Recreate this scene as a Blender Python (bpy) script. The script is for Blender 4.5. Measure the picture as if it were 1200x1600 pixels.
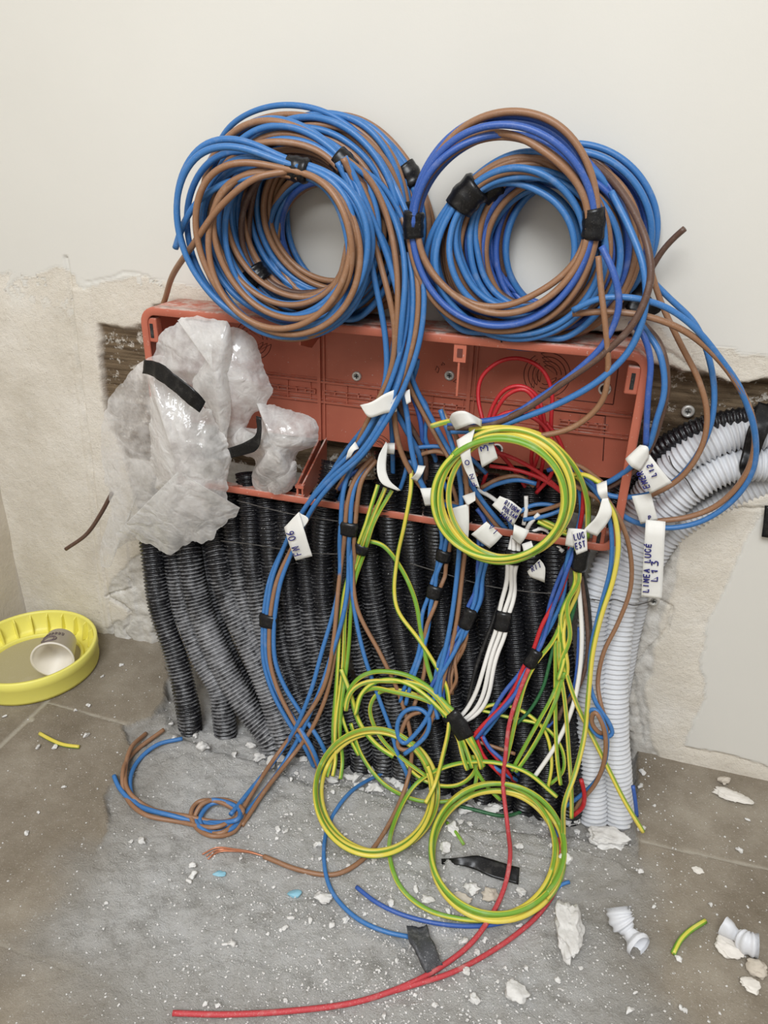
import bpy, math, random
import numpy as np
from mathutils import Vector
random.seed(7)
RNG = np.random.default_rng(11)
S = bpy.context.scene
for o in list(bpy.data.objects): bpy.data.objects.remove(o, do_unlink=True)

# ------------------------------------------------------------------ camera
FPX, CX, CY = 1165.0, 600.0, 800.0
_L = np.array([-4400., -690., FPX]); _D = np.array([-60., 2350., FPX])
_X = -_L/np.linalg.norm(_L); _Z = -_D/np.linalg.norm(_D)
_Z = _Z - _X*(_X@_Z); _Z /= np.linalg.norm(_Z)
_Y = np.cross(_X, _Z)
if _Y[2] < 0: _Y = -_Y
ROT = np.array([_X, _Y, _Z])                       # world axes seen in the camera's frame
CAM = np.array([0.2235, -0.75, 0.6602])
cd = bpy.data.cameras.new('camera'); cam = bpy.data.objects.new('camera', cd); S.collection.objects.link(cam)
cd.sensor_fit = 'VERTICAL'; cd.sensor_height = 36.0; cd.lens = 36.0*FPX/1600.0; cd.clip_start = 0.01
from mathutils import Matrix
M4 = Matrix.Identity(4)
for i in range(3):
    M4[i][0] = ROT[i][0]; M4[i][1] = -ROT[i][1]; M4[i][2] = -ROT[i][2]; M4[i][3] = CAM[i]
cam.matrix_world = M4
S.camera = cam

# ------------------------------------------------------------------ light and exposure
S.view_settings.view_transform = 'Standard'; S.view_settings.look = 'None'
S.view_settings.gamma = 1.0; S.view_settings.use_curve_mapping = False
S.view_settings.exposure = 0.0
w = bpy.data.worlds.new('world'); S.world = w; w.use_nodes = True
w.node_tree.nodes['Background'].inputs[0].default_value = (1.0, 0.955, 0.89, 1)
w.node_tree.nodes['Background'].inputs[1].default_value = 0.52
def area(name, loc, target, size, sy, power, col):
    l = bpy.data.lights.new(name, 'AREA'); l.shape = 'RECTANGLE'; l.size = size; l.size_y = sy
    l.energy = power; l.color = col
    o = bpy.data.objects.new(name, l); S.collection.objects.link(o); o.location = loc
    o.rotation_euler = (Vector(target)-Vector(loc)).to_track_quat('-Z', 'Y').to_euler()
    return o
area('window_daylight', (0.12, -1.55, 1.75), (0.0, -0.75, -0.20), 0.90, 0.9, 38.0, (0.93, 0.965, 1.0))

# ------------------------------------------------------------------ helpers
def ray(px, py): return ROT @ np.array([(px-CX)/FPX, (py-CY)/FPX, 1.0])
def P(px, py, y=0.0):
    r = ray(px, py); return CAM + r*((y-CAM[1])/r[1])
def F(px, py, z=0.0):
    r = ray(px, py); return CAM + r*((z-CAM[2])/r[2])
def front_y(z):                                     # front of the bunch of conduits and of the box
    return np.where(z > 0.30, -0.062, np.where(z > 0.24, -0.062, -0.062 - (0.24-z)/0.24*0.075))
TT = np.linspace(0.3, 1.4, 2200)
def Q(px, py, off=0.004):                           # on the conduits or on the floor, off towards the viewer
    r = ray(px, py); r = r/np.linalg.norm(r)
    p = CAM[None, :] + TT[:, None]*r[None, :]
    ins = (p[:, 1] > front_y(p[:, 2]) - off) | (p[:, 2] < FLZ + off)
    return p[np.argmax(ins)]
FLZ = -0.004
def hsh(ix, iy, s):
    v = np.sin(ix*127.1 + iy*311.7 + s*74.7)*43758.5453
    return v - np.floor(v)
def vnoise(x, y, s=0):
    ix = np.floor(x); iy = np.floor(y); fx = x-ix; fy = y-iy
    fx = fx*fx*(3-2*fx); fy = fy*fy*(3-2*fy)
    return (hsh(ix, iy, s)*(1-fx)+hsh(ix+1, iy, s)*fx)*(1-fy) + (hsh(ix, iy+1, s)*(1-fx)+hsh(ix+1, iy+1, s)*fx)*fy
def fbm(x, y, s=0, o=4):
    a = 0.5; t = 0*x
    for k in range(o):
        t = t + a*(vnoise(x, y, s+k)-0.5)*2; x = x*2.03+3.1; y = y*2.03+7.7; a *= 0.5
    return t
def sdist(x, y, poly):                              # signed distance, inside positive
    poly = np.asarray(poly, float); n = len(poly)
    d = np.full(x.shape, 1e9); ins = np.zeros(x.shape, bool)
    for i in range(n):
        a = poly[i]; b = poly[(i+1) % n]; e = b-a
        t = np.clip(((x-a[0])*e[0]+(y-a[1])*e[1])/(e@e+1e-12), 0, 1)
        d = np.minimum(d, np.hypot(x-a[0]-t*e[0], y-a[1]-t*e[1]))
        c = (a[1] > y) != (b[1] > y)
        xi = a[0]+(y-a[1])/(b[1]-a[1]+1e-12)*e[0]
        ins ^= c & (x < xi)
    return np.where(ins, d, -d)
def sst(a, b, v):
    t = np.clip((v-a)/(b-a), 0, 1); return t*t*(3-2*t)

def link(name, me, m=None, parent=None):
    o = bpy.data.objects.new(name, me); S.collection.objects.link(o)
    if m is not None:
        for q in (m if isinstance(m, (list, tuple)) else [m]): me.materials.append(q)
    if parent is not None: o.parent = parent
    return o
def mesh(verts, faces, uvs=None, smooth=True, attrs=None):
    me = bpy.data.meshes.new('m')
    me.from_pydata([tuple(v) for v in np.asarray(verts, float)], [], [tuple(f) for f in faces])
    if smooth: me.polygons.foreach_set('use_smooth', [True]*len(me.polygons))
    if uvs is not None:
        uv = me.uv_layers.new(name='UVMap'); li = np.empty(len(me.loops), np.int32)
        me.loops.foreach_get('vertex_index', li)
        arr = np.asarray(uvs, np.float32)[li]
        seam = np.asarray(me.attributes['seam_dummy'].data) if False else None
        # repair the seam: a face whose u runs from ~1 back to 0
        k = 0
        arr = arr.reshape(-1, 2)
        if len(li) == 4*len(me.polygons):
            q = arr.reshape(-1, 4, 2); mx = q[:, :, 0].max(1); mn = q[:, :, 0].min(1)
            bad = (mx-mn) > 0.5; qq = q[bad]; qq[:, :, 0] = np.where(qq[:, :, 0] < 0.5, qq[:, :, 0]+1, qq[:, :, 0]); q[bad] = qq
            arr = q.reshape(-1, 2)
        uv.data.foreach_set('uv', arr.ravel())
    if attrs:
        for k, v in attrs.items():
            a = me.attributes.new(k, 'FLOAT', 'POINT'); a.data.foreach_set('value', np.asarray(v, np.float32))
    me.update(); return me
def tag(o, label=None, cat=None, group=None, kind=None):
    if label: o['label'] = label
    if cat: o['category'] = cat
    if group: o['group'] = group
    if kind: o['kind'] = kind
    return o
def empty(name, loc, label, cat, group=None):
    o = bpy.data.objects.new(name, None); S.collection.objects.link(o); o.location = tuple(loc); o.empty_display_size = 0.01
    return tag(o, label, cat, group)
def part(name, me, m, root, label=None):            # mesh given in world coordinates, stored about its thing's origin
    l = root.location if root.parent is None else root.parent.location
    if root.parent is None: me.transform(Matrix.Translation(-Vector(root.location)))
    else: me.transform(Matrix.Translation(-Vector(root.parent.location)))
    o = link(name, me, m, root)
    if label: o['label'] = label
    return o
def single(name, me, m, label, cat, group=None):    # one-mesh thing; origin moved to its base
    co = np.empty(len(me.vertices)*3); me.vertices.foreach_get('co', co); co = co.reshape(-1, 3)
    c = Vector(((co[:, 0].min()+co[:, 0].max())/2, (co[:, 1].min()+co[:, 1].max())/2, co[:, 2].min()))
    me.transform(Matrix.Translation(-c)); o = link(name, me, m); o.location = c
    return tag(o, label, cat, group)

def spline(pts, step=0.004, closed=False):
    p = np.asarray(pts, float)
    if closed: p = np.vstack([p[-1], p, p[0], p[1]])
    else: p = np.vstack([2*p[0]-p[1], p, 2*p[-1]-p[-2]])
    out = []
    for i in range(1, len(p)-2):
        p0, p1, p2, p3 = p[i-1], p[i], p[i+1], p[i+2]
        t0 = 0; t1 = t0+max(np.linalg.norm(p1-p0), 1e-6)**.5; t2 = t1+max(np.linalg.norm(p2-p1), 1e-6)**.5; t3 = t2+max(np.linalg.norm(p3-p2), 1e-6)**.5
        n = max(2, int(np.linalg.norm(p2-p1)/step)+1)
        for t in np.linspace(t1, t2, n, endpoint=False):
            A1 = (t1-t)/(t1-t0)*p0+(t-t0)/(t1-t0)*p1; A2 = (t2-t)/(t2-t1)*p1+(t-t1)/(t2-t1)*p2; A3 = (t3-t)/(t3-t2)*p2+(t-t2)/(t3-t2)*p3
            B1 = (t2-t)/(t2-t0)*A1+(t-t0)/(t2-t0)*A2; B2 = (t3-t)/(t3-t1)*A2+(t-t1)/(t3-t1)*A3
            out.append((t2-t)/(t2-t1)*B1+(t-t1)/(t2-t1)*B2)
    if not closed: out.append(p[-2])
    return np.array(out)
def smooth_path(p, it=2):
    p = p.copy()
    for _ in range(it): p[1:-1] = (p[:-2]+2*p[1:-1]+p[2:])/4
    return p
def frames(p, closed=False):
    t = np.gradient(p, axis=0); t /= (np.linalg.norm(t, axis=1)[:, None]+1e-12)
    n = np.zeros_like(p); b = np.zeros_like(p)
    ref = np.array([0, -1., 0]); 
    if abs(t[0]@ref) > .9: ref = np.array([1., 0, 0])
    v = ref-t[0]*(t[0]@ref); v /= np.linalg.norm(v)
    for i in range(len(p)):
        v = v-t[i]*(t[i]@v); v /= (np.linalg.norm(v)+1e-12); n[i] = v; b[i] = np.cross(t[i], v)
    return t, n, b
def tube_data(p, r, sides=8, cap=True, ell=1.0, ph=0.0):
    p = np.asarray(p); N = len(p); r = np.broadcast_to(np.asarray(r, float), (N,))
    t, n, b = frames(p)
    a = np.linspace(0, 2*np.pi, sides, endpoint=False)+ph
    V = p[:, None, :]+r[:, None, None]*(np.cos(a)[None, :, None]*n[:, None, :]*ell+np.sin(a)[None, :, None]*b[:, None, :])
    V = V.reshape(-1, 3)
    i = np.arange(N-1)[:, None]*sides; j = np.arange(sides)[None, :]; j2 = (j+1) % sides
    Fc = np.stack([i+j, i+j2, i+sides+j2, i+sides+j], -1).reshape(-1, 4).tolist()
    L = np.concatenate([[0], np.cumsum(np.linalg.norm(np.diff(p, axis=0), axis=1))])
    uv = np.stack([np.tile(np.arange(sides)/sides, N), np.repeat(L, sides)], -1)
    if cap:
        c0 = len(V); V = np.vstack([V, p[0], p[-1]]); uv = np.vstack([uv, [0, 0], [0, L[-1]]])
        # caps as degenerate quads keep the mesh all-quad
        for k in range(0, sides, 2):
            Fc.append([c0, (k+2) % sides, k+1, k]); o_ = (N-1)*sides
            Fc.append([c0+1, o_+k, o_+k+1, o_+(k+2) % sides])
    return V, Fc, uv
def tube(p, r, sides=8, **k):
    V, Fc, uv = tube_data(p, r, sides, **k); return mesh(V, Fc, uv)
def wiremesh(pts, r=0.0024, step=0.004): return tube(smooth_path(spline(pts, step)), r, 8, ph=random.random()*6.28)
def merge(lst, smooth=True):
    V = []; Fc = []; n = 0
    for v, f in lst:
        V.append(np.asarray(v, float)); Fc += [[i+n for i in q] for q in f]; n += len(v)
    return mesh(np.vstack(V), Fc, smooth=smooth)
def box_data(x0, x1, y0, y1, z0, z1):
    v = [(x, y, z) for z in (z0, z1) for y in (y0, y1) for x in (x0, x1)]
    return v, [(0, 2, 3, 1), (4, 5, 7, 6), (0, 1, 5, 4), (2, 6, 7, 3), (0, 4, 6, 2), (1, 3, 7, 5)]
def bevel(o, w_=0.001, s=2):
    m = o.modifiers.new('bevel', 'BEVEL'); m.width = w_; m.segments = s; m.limit_method = 'ANGLE'
    return o

# ------------------------------------------------------------------ materials
def newmat(name):
    m = bpy.data.materials.new(name); m.use_nodes = True; nt = m.node_tree
    return m, nt, nt.nodes['Principled BSDF']
def N(nt, typ, **k):
    n = nt.nodes.new(typ)
    for a, v in k.items():
        if a.startswith('i_'): n.inputs[int(a[2:]) if a[2:].isdigit() else a[2:]].default_value = v
        else: setattr(n, a, v)
    return n
def ramp(nt, src, stops):
    r = nt.nodes.new('ShaderNodeValToRGB'); e = r.color_ramp.elements
    e[0].position = stops[0][0]; e[0].color = (*stops[0][1], 1); e[1].position = stops[-1][0]; e[1].color = (*stops[-1][1], 1)
    for p, c in stops[1:-1]: q = e.new(p); q.color = (*c, 1)
    nt.links.new(src, r.inputs[0]); return r.outputs[0]
def noise(nt, scale, detail=4, rough=.55, vec=None, dist=0.0):
    n = N(nt, 'ShaderNodeTexNoise'); n.inputs['Scale'].default_value = scale; n.inputs['Detail'].default_value = detail
    n.inputs['Roughness'].default_value = rough; n.inputs['Distortion'].default_value = dist
    if vec is None: vec = N(nt, 'ShaderNodeNewGeometry').outputs['Position']
    nt.links.new(vec, n.inputs['Vector']); return n.outputs['Fac']
def mix(nt, f, a, b):
    m = N(nt, 'ShaderNodeMix', data_type='RGBA')
    for k, v in ((0, f), (6, a), (7, b)):
        if hasattr(v, 'is_linked'): nt.links.new(v, m.inputs[k])
        elif k == 0: m.inputs[0].default_value = v
        else: m.inputs[k].default_value = (*v, 1)
    return m.outputs[2]
def mth(nt, op, a, b=None, c=None):
    m = N(nt, 'ShaderNodeMath', operation=op)
    for k, v in ((0, a), (1, b), (2, c)):
        if v is None: continue
        if hasattr(v, 'is_linked'): nt.links.new(v, m.inputs[k])
        else: m.inputs[k].default_value = v
    return m.outputs[0]
def thr(nt, v, a, b): 
    m = N(nt, 'ShaderNodeMapRange'); nt.links.new(v, m.inputs[0]); m.inputs[1].default_value = a; m.inputs[2].default_value = b; return m.outputs[0]
def attr(nt, name): return N(nt, 'ShaderNodeAttribute', attribute_name=name).outputs['Fac']
def bump(nt, b, h, strength=.5, dist=.001):
    n = N(nt, 'ShaderNodeBump'); n.inputs['Strength'].default_value = strength; n.inputs['Distance'].default_value = dist
    nt.links.new(h, n.inputs['Height']); nt.links.new(n.outputs[0], b.inputs['Normal']); return n
def plastic(name, col, rough=.4, dust=0.12, dcol=(.62, .58, .52), spec=.5, dscale=90):
    m, nt, b = newmat(name)
    n1 = thr(nt, noise(nt, dscale, 5, .65), .55, .75); n2 = thr(nt, noise(nt, 900, 2), .62, .68)
    f = mth(nt, 'MULTIPLY', mth(nt, 'MAXIMUM', n1, n2), dust)
    c = mix(nt, f, col, dcol); nt.links.new(c, b.inputs['Base Color'])
    b.inputs['Roughness'].default_value = rough; b.inputs['Specular IOR Level'].default_value = spec
    return m
M = {}
M['blue'] = plastic('blue_insulation', (.042, .170, .43), .42, .14)
M['dblue'] = plastic('deep_blue_insulation', (.038, .105, .38), .42, .14)
M['brown'] = plastic('brown_insulation', (.285, .145, .075), .45, .16)
M['dbrown'] = plastic('dark_brown_insulation', (.105, .055, .038), .45, .12)
M['red'] = plastic('red_insulation', (.50, .018, .025), .42, .08)
M['dred'] = plastic('dusty_red_insulation', (.50, .05, .06), .6, .35)
M['white'] = plastic('white_insulation', (.80, .78, .74), .45, .1)
M['black'] = plastic('black_insulation', (.012, .012, .013), .45, .1)
M['green'] = plastic('dark_green_insulation', (.02, .12, .04), .45, .1)
def gymat(name, ycol, gcol, bias):
    m, nt, b = newmat(name)
    uv = N(nt, 'ShaderNodeUVMap').outputs[0]; sp = N(nt, 'ShaderNodeSeparateXYZ'); nt.links.new(uv, sp.inputs[0])
    a = mth(nt, 'ADD', mth(nt, 'MULTIPLY', sp.outputs[0], 2*math.pi*2), mth(nt, 'MULTIPLY', sp.outputs[1], 9.0))
    s = thr(nt, mth(nt, 'SINE', a), bias-.08, bias+.08)
    c = mix(nt, s, gcol, ycol)
    c = mix(nt, mth(nt, 'MULTIPLY', thr(nt, noise(nt, 80), .5, .8), .2), c, (.6, .56, .48))
    nt.links.new(c, b.inputs['Base Color']); b.inputs['Roughness'].default_value = .42; return m
M['gy'] = gymat('yellow_green_insulation', (.70, .585, .075), (.20, .36, .035), -.1)
M['gyy'] = gymat('mostly_yellow_insulation', (.70, .575, .085), (.21, .35, .04), -.55)
M['gyg'] = gymat('mostly_green_insulation', (.62, .58, .07), (.17, .36, .035), .45)
M['copper'] = plastic('bare_copper', (.55, .22, .12), .35, .2); M['copper'].node_tree.nodes['Principled BSDF'].inputs['Metallic'].default_value = .6
M['tape'] = plastic('black_tape', (.007, .007, .008), .30, .06, spec=.35)
M['dtape'] = plastic('dusty_dark_tape', (.06, .062, .068), .6, .5, (.4, .4, .41))
M['paper'] = plastic('paper_label', (.78, .77, .73), .75, .12, (.6, .56, .5))
M['ink'] = plastic('blue_ink', (.012, .012, .16), .5, 0)
M['steel'] = plastic('screw_steel', (.66, .65, .61), .35, .3); M['steel'].node_tree.nodes['Principled BSDF'].inputs['Metallic'].default_value = .35
M['dark'] = plastic('dark_void', (.015, .015, .015), .8, .1)
M['wirethin'] = plastic('tie_wire', (.06, .055, .05), .5, .2)
M['cup'] = plastic('cup_plastic', (.80, .74, .64), .45, .1)
M['cupink'] = plastic('cup_print', (.16, .12, .12), .5, .1)
M['yellow'] = plastic('yellow_plastic', (.87, .80, .17), .45, .15, (.66, .62, .36), dscale=40)
M['dustlid'] = plastic('dust_on_lid', (.42, .37, .21), .85, .5, (.55, .50, .38), dscale=30)
M['blueflake'] = plastic('blue_paint_flake', (.25, .50, .62), .6, .2)
M['grout'] = plastic('white_filler', (.74, .71, .65), .85, .3)

# terracotta plastic of the box
m, nt, b = newmat('terracotta_plastic'); M['terra'] = m
n1 = thr(nt, noise(nt, 14, 4), .35, .75)
c = mix(nt, n1, (.52, .150, .092), (.43, .115, .070))
sp_ = mth(nt, 'MULTIPLY', thr(nt, noise(nt, 260, 3, .7), .66, .72), .7)
geo = N(nt, 'ShaderNodeNewGeometry'); sz = N(nt, 'ShaderNodeSeparateXYZ'); nt.links.new(geo.outputs['Normal'], sz.inputs[0])
top = mth(nt, 'MULTIPLY', thr(nt, sz.outputs[2], .5, .9), thr(nt, noise(nt, 55, 6, .75), .44, .58))
top = mth(nt, 'MULTIPLY', top, .75)
c = mix(nt, mth(nt, 'MAXIMUM', sp_, top), c, (.62, .55, .49))
nt.links.new(c, b.inputs['Base Color']); b.inputs['Roughness'].default_value = .42

# corrugated conduit: dust sits on the crests
def conduit_mat(name, col, dcol, lo, hi, amt, rough):
    m, nt, b = newmat(name)
    cr = attr(nt, 'crest'); dz = attr(nt, 'dusty')
    n1 = noise(nt, 130, 6, .75); n2 = noise(nt, 24, 3)
    f = mth(nt, 'ADD', mth(nt, 'MULTIPLY', n1, 1.1), mth(nt, 'MULTIPLY', n2, .5))
    f = mth(nt, 'ADD', f, mth(nt, 'MULTIPLY', cr, .34)); f = mth(nt, 'ADD', f, mth(nt, 'MULTIPLY', dz, .42))
    f = mth(nt, 'MULTIPLY', thr(nt, f, lo, hi), amt); spk = attr(nt, 'crest')
    c = mix(nt, f, col, dcol)
    sp = mth(nt, 'MULTIPLY', thr(nt, noise(nt, 430, 4, .75), .62, .72), mth(nt, 'ADD', .25, mth(nt, 'MULTIPLY', spk, .75)))
    c = mix(nt, mth(nt, 'MULTIPLY', sp, .8 if amt > .2 else .2), c, (.7, .69, .66))
    nt.links.new(c, b.inputs['Base Color'])
    b.inputs['Roughness'].default_value = rough
    bump(nt, b, noise(nt, 400, 4, .7), .35, .0008)
    return m
M['cblack'] = conduit_mat('black_conduit_plastic', (.009, .009, .011), (.42, .42, .435), 1.06, 1.66, .9, .27)
M['cgrey'] = conduit_mat('grey_conduit_plastic', (.62, .63, .655), (.78, .775, .76), 1.0, 1.6, .5, .5)
M['plug'] = conduit_mat('pale_scrap_plastic', (.66, .67, .70), (.72, .71, .69), 1.0, 1.6, .4, .45)

# translucent crumpled film
def filmmat(name, alpha, col=(.86, .85, .83)):
    m, nt, b = newmat(name); out = nt.nodes['Material Output']
    tr = N(nt, 'ShaderNodeBsdfTransparent'); tl = N(nt, 'ShaderNodeBsdfTranslucent'); mx = N(nt, 'ShaderNodeMixShader'); mx2 = N(nt, 'ShaderNodeMixShader')
    tl.inputs[0].default_value = (*col, 1); b.inputs['Base Color'].default_value = (*col, 1); b.inputs['Roughness'].default_value = .13
    b.inputs['Specular IOR Level'].default_value = 1.0
    mx.inputs[0].default_value = .30; nt.links.new(b.outputs[0], mx.inputs[1]); nt.links.new(tl.outputs[0], mx.inputs[2])
    pos = N(nt, 'ShaderNodeNewGeometry').outputs['Position']
    wn = N(nt, 'ShaderNodeTexNoise'); wn.inputs['Scale'].default_value = 22; wn.inputs['Detail'].default_value = 3; nt.links.new(pos, wn.inputs['Vector'])
    vm = N(nt, 'ShaderNodeVectorMath', operation='MULTIPLY_ADD'); nt.links.new(wn.outputs['Color'], vm.inputs[0]); vm.inputs[1].default_value = (.06, .06, .06); nt.links.new(pos, vm.inputs[2])
    hs = None
    for sc, am in ((26, 1.0), (60, .35)):
        v = N(nt, 'ShaderNodeTexVoronoi', feature='DISTANCE_TO_EDGE'); v.inputs['Scale'].default_value = sc; nt.links.new(vm.outputs[0], v.inputs['Vector'])
        k = mth(nt, 'MULTIPLY', thr(nt, v.outputs[0], 0.0, .22), am); hs = k if hs is None else mth(nt, 'ADD', hs, k)
    rd = N(nt, 'ShaderNodeTexNoise'); rd.inputs['Scale'].default_value = 38; rd.inputs['Detail'].default_value = 3; rd.inputs['Distortion'].default_value = 1.6; nt.links.new(vm.outputs[0], rd.inputs['Vector'])
    a = mth(nt, 'ADD', mth(nt, 'MULTIPLY', noise(nt, 26, 5, .7), 1.5), alpha-.75)
    a = mth(nt, 'ADD', a, mth(nt, 'MULTIPLY', mth(nt, 'SUBTRACT', 1.35, hs), .16))
    lw = N(nt, 'ShaderNodeLayerWeight'); lw.inputs[0].default_value = .35
    a = mth(nt, 'MINIMUM', mth(nt, 'ADD', a, mth(nt, 'MULTIPLY', lw.outputs['Facing'], .35)), .96)
    nt.links.new(a, mx2.inputs[0]); nt.links.new(tr.outputs[0], mx2.inputs[1]); nt.links.new(mx.outputs[0], mx2.inputs[2])
    nt.links.new(mx2.outputs[0], out.inputs[0])
    bm_ = bump(nt, b, mth(nt, 'ADD', mth(nt, 'MULTIPLY', hs, .35), rd.outputs[0]), .55, .0030)
    return m
M['film'] = filmmat('milky_film', .62); M['film2'] = filmmat('thin_film', .34)

# wall: masks from the mesh choose between paint, plaster, mortar and hollow brick
m, nt, b = newmat('wall_layers'); M['wall'] = m
paint = ramp(nt, noise(nt, 3.0, 3), [(.35, (.675, .655, .603)), (.65, (.705, .685, .633))])
n1 = noise(nt, 9, 7, .65); n2 = noise(nt, 70, 5, .65)
plas = ramp(nt, n1, [(.30, (.60, .545, .455)), (.5, (.715, .66, .57)), (.72, (.80, .755, .68))])
plas = mix(nt, mth(nt, 'MULTIPLY', thr(nt, n2, .5, .75), .30), plas, (.74, .71, .66))
plas = mix(nt, mth(nt, 'MULTIPLY', thr(nt, noise(nt, 320, 3, .6), .60, .70), .35), plas, (.42, .36, .29))
mort = ramp(nt, noise(nt, 45, 7, .7), [(.3, (.46, .43, .38)), (.5, (.64, .61, .56)), (.7, (.80, .78, .74))])
posn = N(nt, 'ShaderNodeNewGeometry').outputs['Position']
mp = N(nt, 'ShaderNodeMapping'); nt.links.new(posn, mp.inputs[0]); mp.inputs['Scale'].default_value = (12, 12, 260)
br = ramp(nt, noise(nt, 1.0, 4, .6, mp.outputs[0]), [(.35, (.075, .050, .028)), (.65, (.20, .145, .09))])
br = mix(nt, thr(nt, noise(nt, 75, 7, .72), .56, .62), br, (.52, .48, .42))
c = mix(nt, attr(nt, 'brick'), plas, br); c = mix(nt, attr(nt, 'mortar'), c, mort); c = mix(nt, attr(nt, 'paint'), c, paint)
nt.links.new(c, b.inputs['Base Color']); b.inputs['Roughness'].default_value = .85; b.inputs['Specular IOR Level'].default_value = .25
h = mth(nt, 'ADD', noise(nt, 120, 7, .7), mth(nt, 'MULTIPLY', noise(nt, 700, 2), .35))
h = mth(nt, 'MULTIPLY', h, mth(nt, 'SUBTRACT', 1.0, mth(nt, 'MULTIPLY', attr(nt, 'paint'), .93)))
bump(nt, b, h, .8, .0022)
# side wall and plain outskirts
m, nt, b = newmat('side_wall_plaster'); M['side'] = m
c = ramp(nt, noise(nt, 6, 6, .6), [(.3, (.62, .56, .47)), (.7, (.74, .68, .59))]); nt.links.new(c, b.inputs['Base Color']); b.inputs['Roughness'].default_value = .9
bump(nt, b, noise(nt, 130, 6, .7), .6, .0015)
# floor
m, nt, b = newmat('floor_layers'); M['floor'] = m
tile = ramp(nt, noise(nt, 7, 8, .70), [(.33, (.19, .155, .112)), (.5, (.27, .23, .178)), (.68, (.38, .335, .27))])
tile = mix(nt, mth(nt, 'MULTIPLY', thr(nt, noise(nt, 520, 3, .6), .60, .70), .45), tile, (.60, .57, .52))
mo = ramp(nt, noise(nt, 22, 10, .78), [(.36, (.54, .525, .50)), (.48, (.81, .80, .78)), (.62, (.90, .895, .885))])
mo = mix(nt, mth(nt, 'MULTIPLY', thr(nt, noise(nt, 260, 4, .7), .53, .66), .60), mo, (.78, .77, .75))
mo = mix(nt, mth(nt, 'MULTIPLY', thr(nt, noise(nt, 190, 4, .7, dist=.5), .58, .70), .5), mo, (.34, .315, .28))
dz = attr(nt, 'dust')
mo = mix(nt, mth(nt, 'MULTIPLY', mth(nt, 'SUBTRACT', 1.0, dz), .62), mo, (.42, .375, .31))
c = mix(nt, attr(nt, 'mortar'), tile, mo); c = mix(nt, attr(nt, 'groutline'), c, (.46, .42, .35))
grit = N(nt, 'ShaderNodeTexVoronoi', feature='F1'); grit.inputs['Scale'].default_value = 210; nt.links.new(N(nt, 'ShaderNodeNewGeometry').outputs['Position'], grit.inputs['Vector'])
gm = mth(nt, 'MULTIPLY', mth(nt, 'LESS_THAN', grit.outputs['Distance'], .24), thr(nt, noise(nt, 60, 4, .7), .50, .62))
gm = mth(nt, 'MULTIPLY', gm, mth(nt, 'ADD', .15, mth(nt, 'MULTIPLY', attr(nt, 'mortar'), .85)))
c = mix(nt, mth(nt, 'MULTIPLY', gm, .8), c, (.82, .81, .79))
nt.links.new(c, b.inputs['Base Color']); b.inputs['Roughness'].default_value = .88; b.inputs['Specular IOR Level'].default_value = .2
h = mth(nt, 'ADD', noise(nt, 170, 9, .80), mth(nt, 'MULTIPLY', gm, .25)); h = mth(nt, 'ADD', h, mth(nt, 'MULTIPLY', noise(nt, 480, 4, .7), .6))
h = mth(nt, 'MULTIPLY', h, mth(nt, 'ADD', .22, mth(nt, 'MULTIPLY', attr(nt, 'mortar'), .78)))
bump(nt, b, h, 1.0, .0060)
# plaster lumps
m, nt, b = newmat('plaster_lump'); M['lump'] = m
c = ramp(nt, noise(nt, 60, 5, .6), [(.3, (.58, .56, .53)), (.7, (.80, .79, .77))]); nt.links.new(c, b.inputs['Base Color']); b.inputs['Roughness'].default_value = .9
bump(nt, b, noise(nt, 300, 6, .7), .6, .0012)
M['lumpwarm'] = plastic('dusty_lump', (.55, .49, .41), .9, .4)
M['lumpwhite'] = plastic('pale_shard', (.74, .70, .64), .6, .2)

# ------------------------------------------------------------------ the wall
def axis(lo, hi, step, out_lo, out_hi):
    a = list(np.arange(lo, hi+1e-9, step)); s = step
    l = [lo]; 
    while l[-1] > out_lo: s *= 1.35; l.append(max(out_lo, l[-1]-s))
    s = step; r = [a[-1]]
    while r[-1] < out_hi: s *= 1.35; r.append(min(out_hi, r[-1]+s))
    return np.array(l[:0:-1]+a+r[1:])
def poly_wall(pts): return [P(*p)[[0, 2]] for p in pts]
xs = axis(-.56, .56, .002, -.56, 2.2); zs = axis(-.06, .66, .002, -.06, 2.4)
X, Z = np.meshgrid(xs, zs)
wx = X+.006*fbm(X*40, Z*40, 3); wz = Z+.006*fbm(X*40, Z*40, 9)
paint_main = [P(-400, -600)[[0, 2]], P(-60, 405)[[0, 2]]]+poly_wall([(0, 425), (50, 428), (95, 418), (118, 432), (122, 470), (150, 440), (235, 432), (330, 455), (480, 500), (660, 500), (900, 500), (1010, 500), (1040, 515), (1075, 530), (1110, 545), (1200, 552)])+[P(1300, 562)[[0, 2]], (2.6, .5), (2.6, 2.8), (-.7, 2.8)]
paint_main = [(-.7, 2.8), (-.7, .50)]+poly_wall([(0, 425), (50, 428), (95, 418), (118, 432), (122, 455), (150, 440), (235, 432), (330, 455), (480, 500), (660, 500), (900, 500), (1010, 505), (1040, 520), (1075, 535), (1110, 548), (1150, 552), (1200, 552)])+[(.7, .47), (2.6, .47), (2.6, 2.8)]
paint_low = poly_wall([(1205, 790), (1171, 836), (1152, 874), (1127, 930), (1101, 980), (1095, 1036), (1101, 1095), (1080, 1129), (1067, 1163), (1110, 1174), (1200, 1199)])+[(2.6, .02), (2.6, .34)]
recess = poly_wall([(150, 505), (225, 510), (238, 474), (990, 522), (1015, 560), (1045, 572), (1110, 592), (1150, 602), (1240, 590), (1240, 762), (1180, 775), (1120, 795), (1062, 815), (1045, 850), (1028, 890), (1004, 935), (994, 1000), (980, 1060), (974, 1110), (974, 1180), (974, 1340), (262, 1340), (262, 1150), (245, 1000), (238, 860), (185, 700), (158, 620)])
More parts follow.
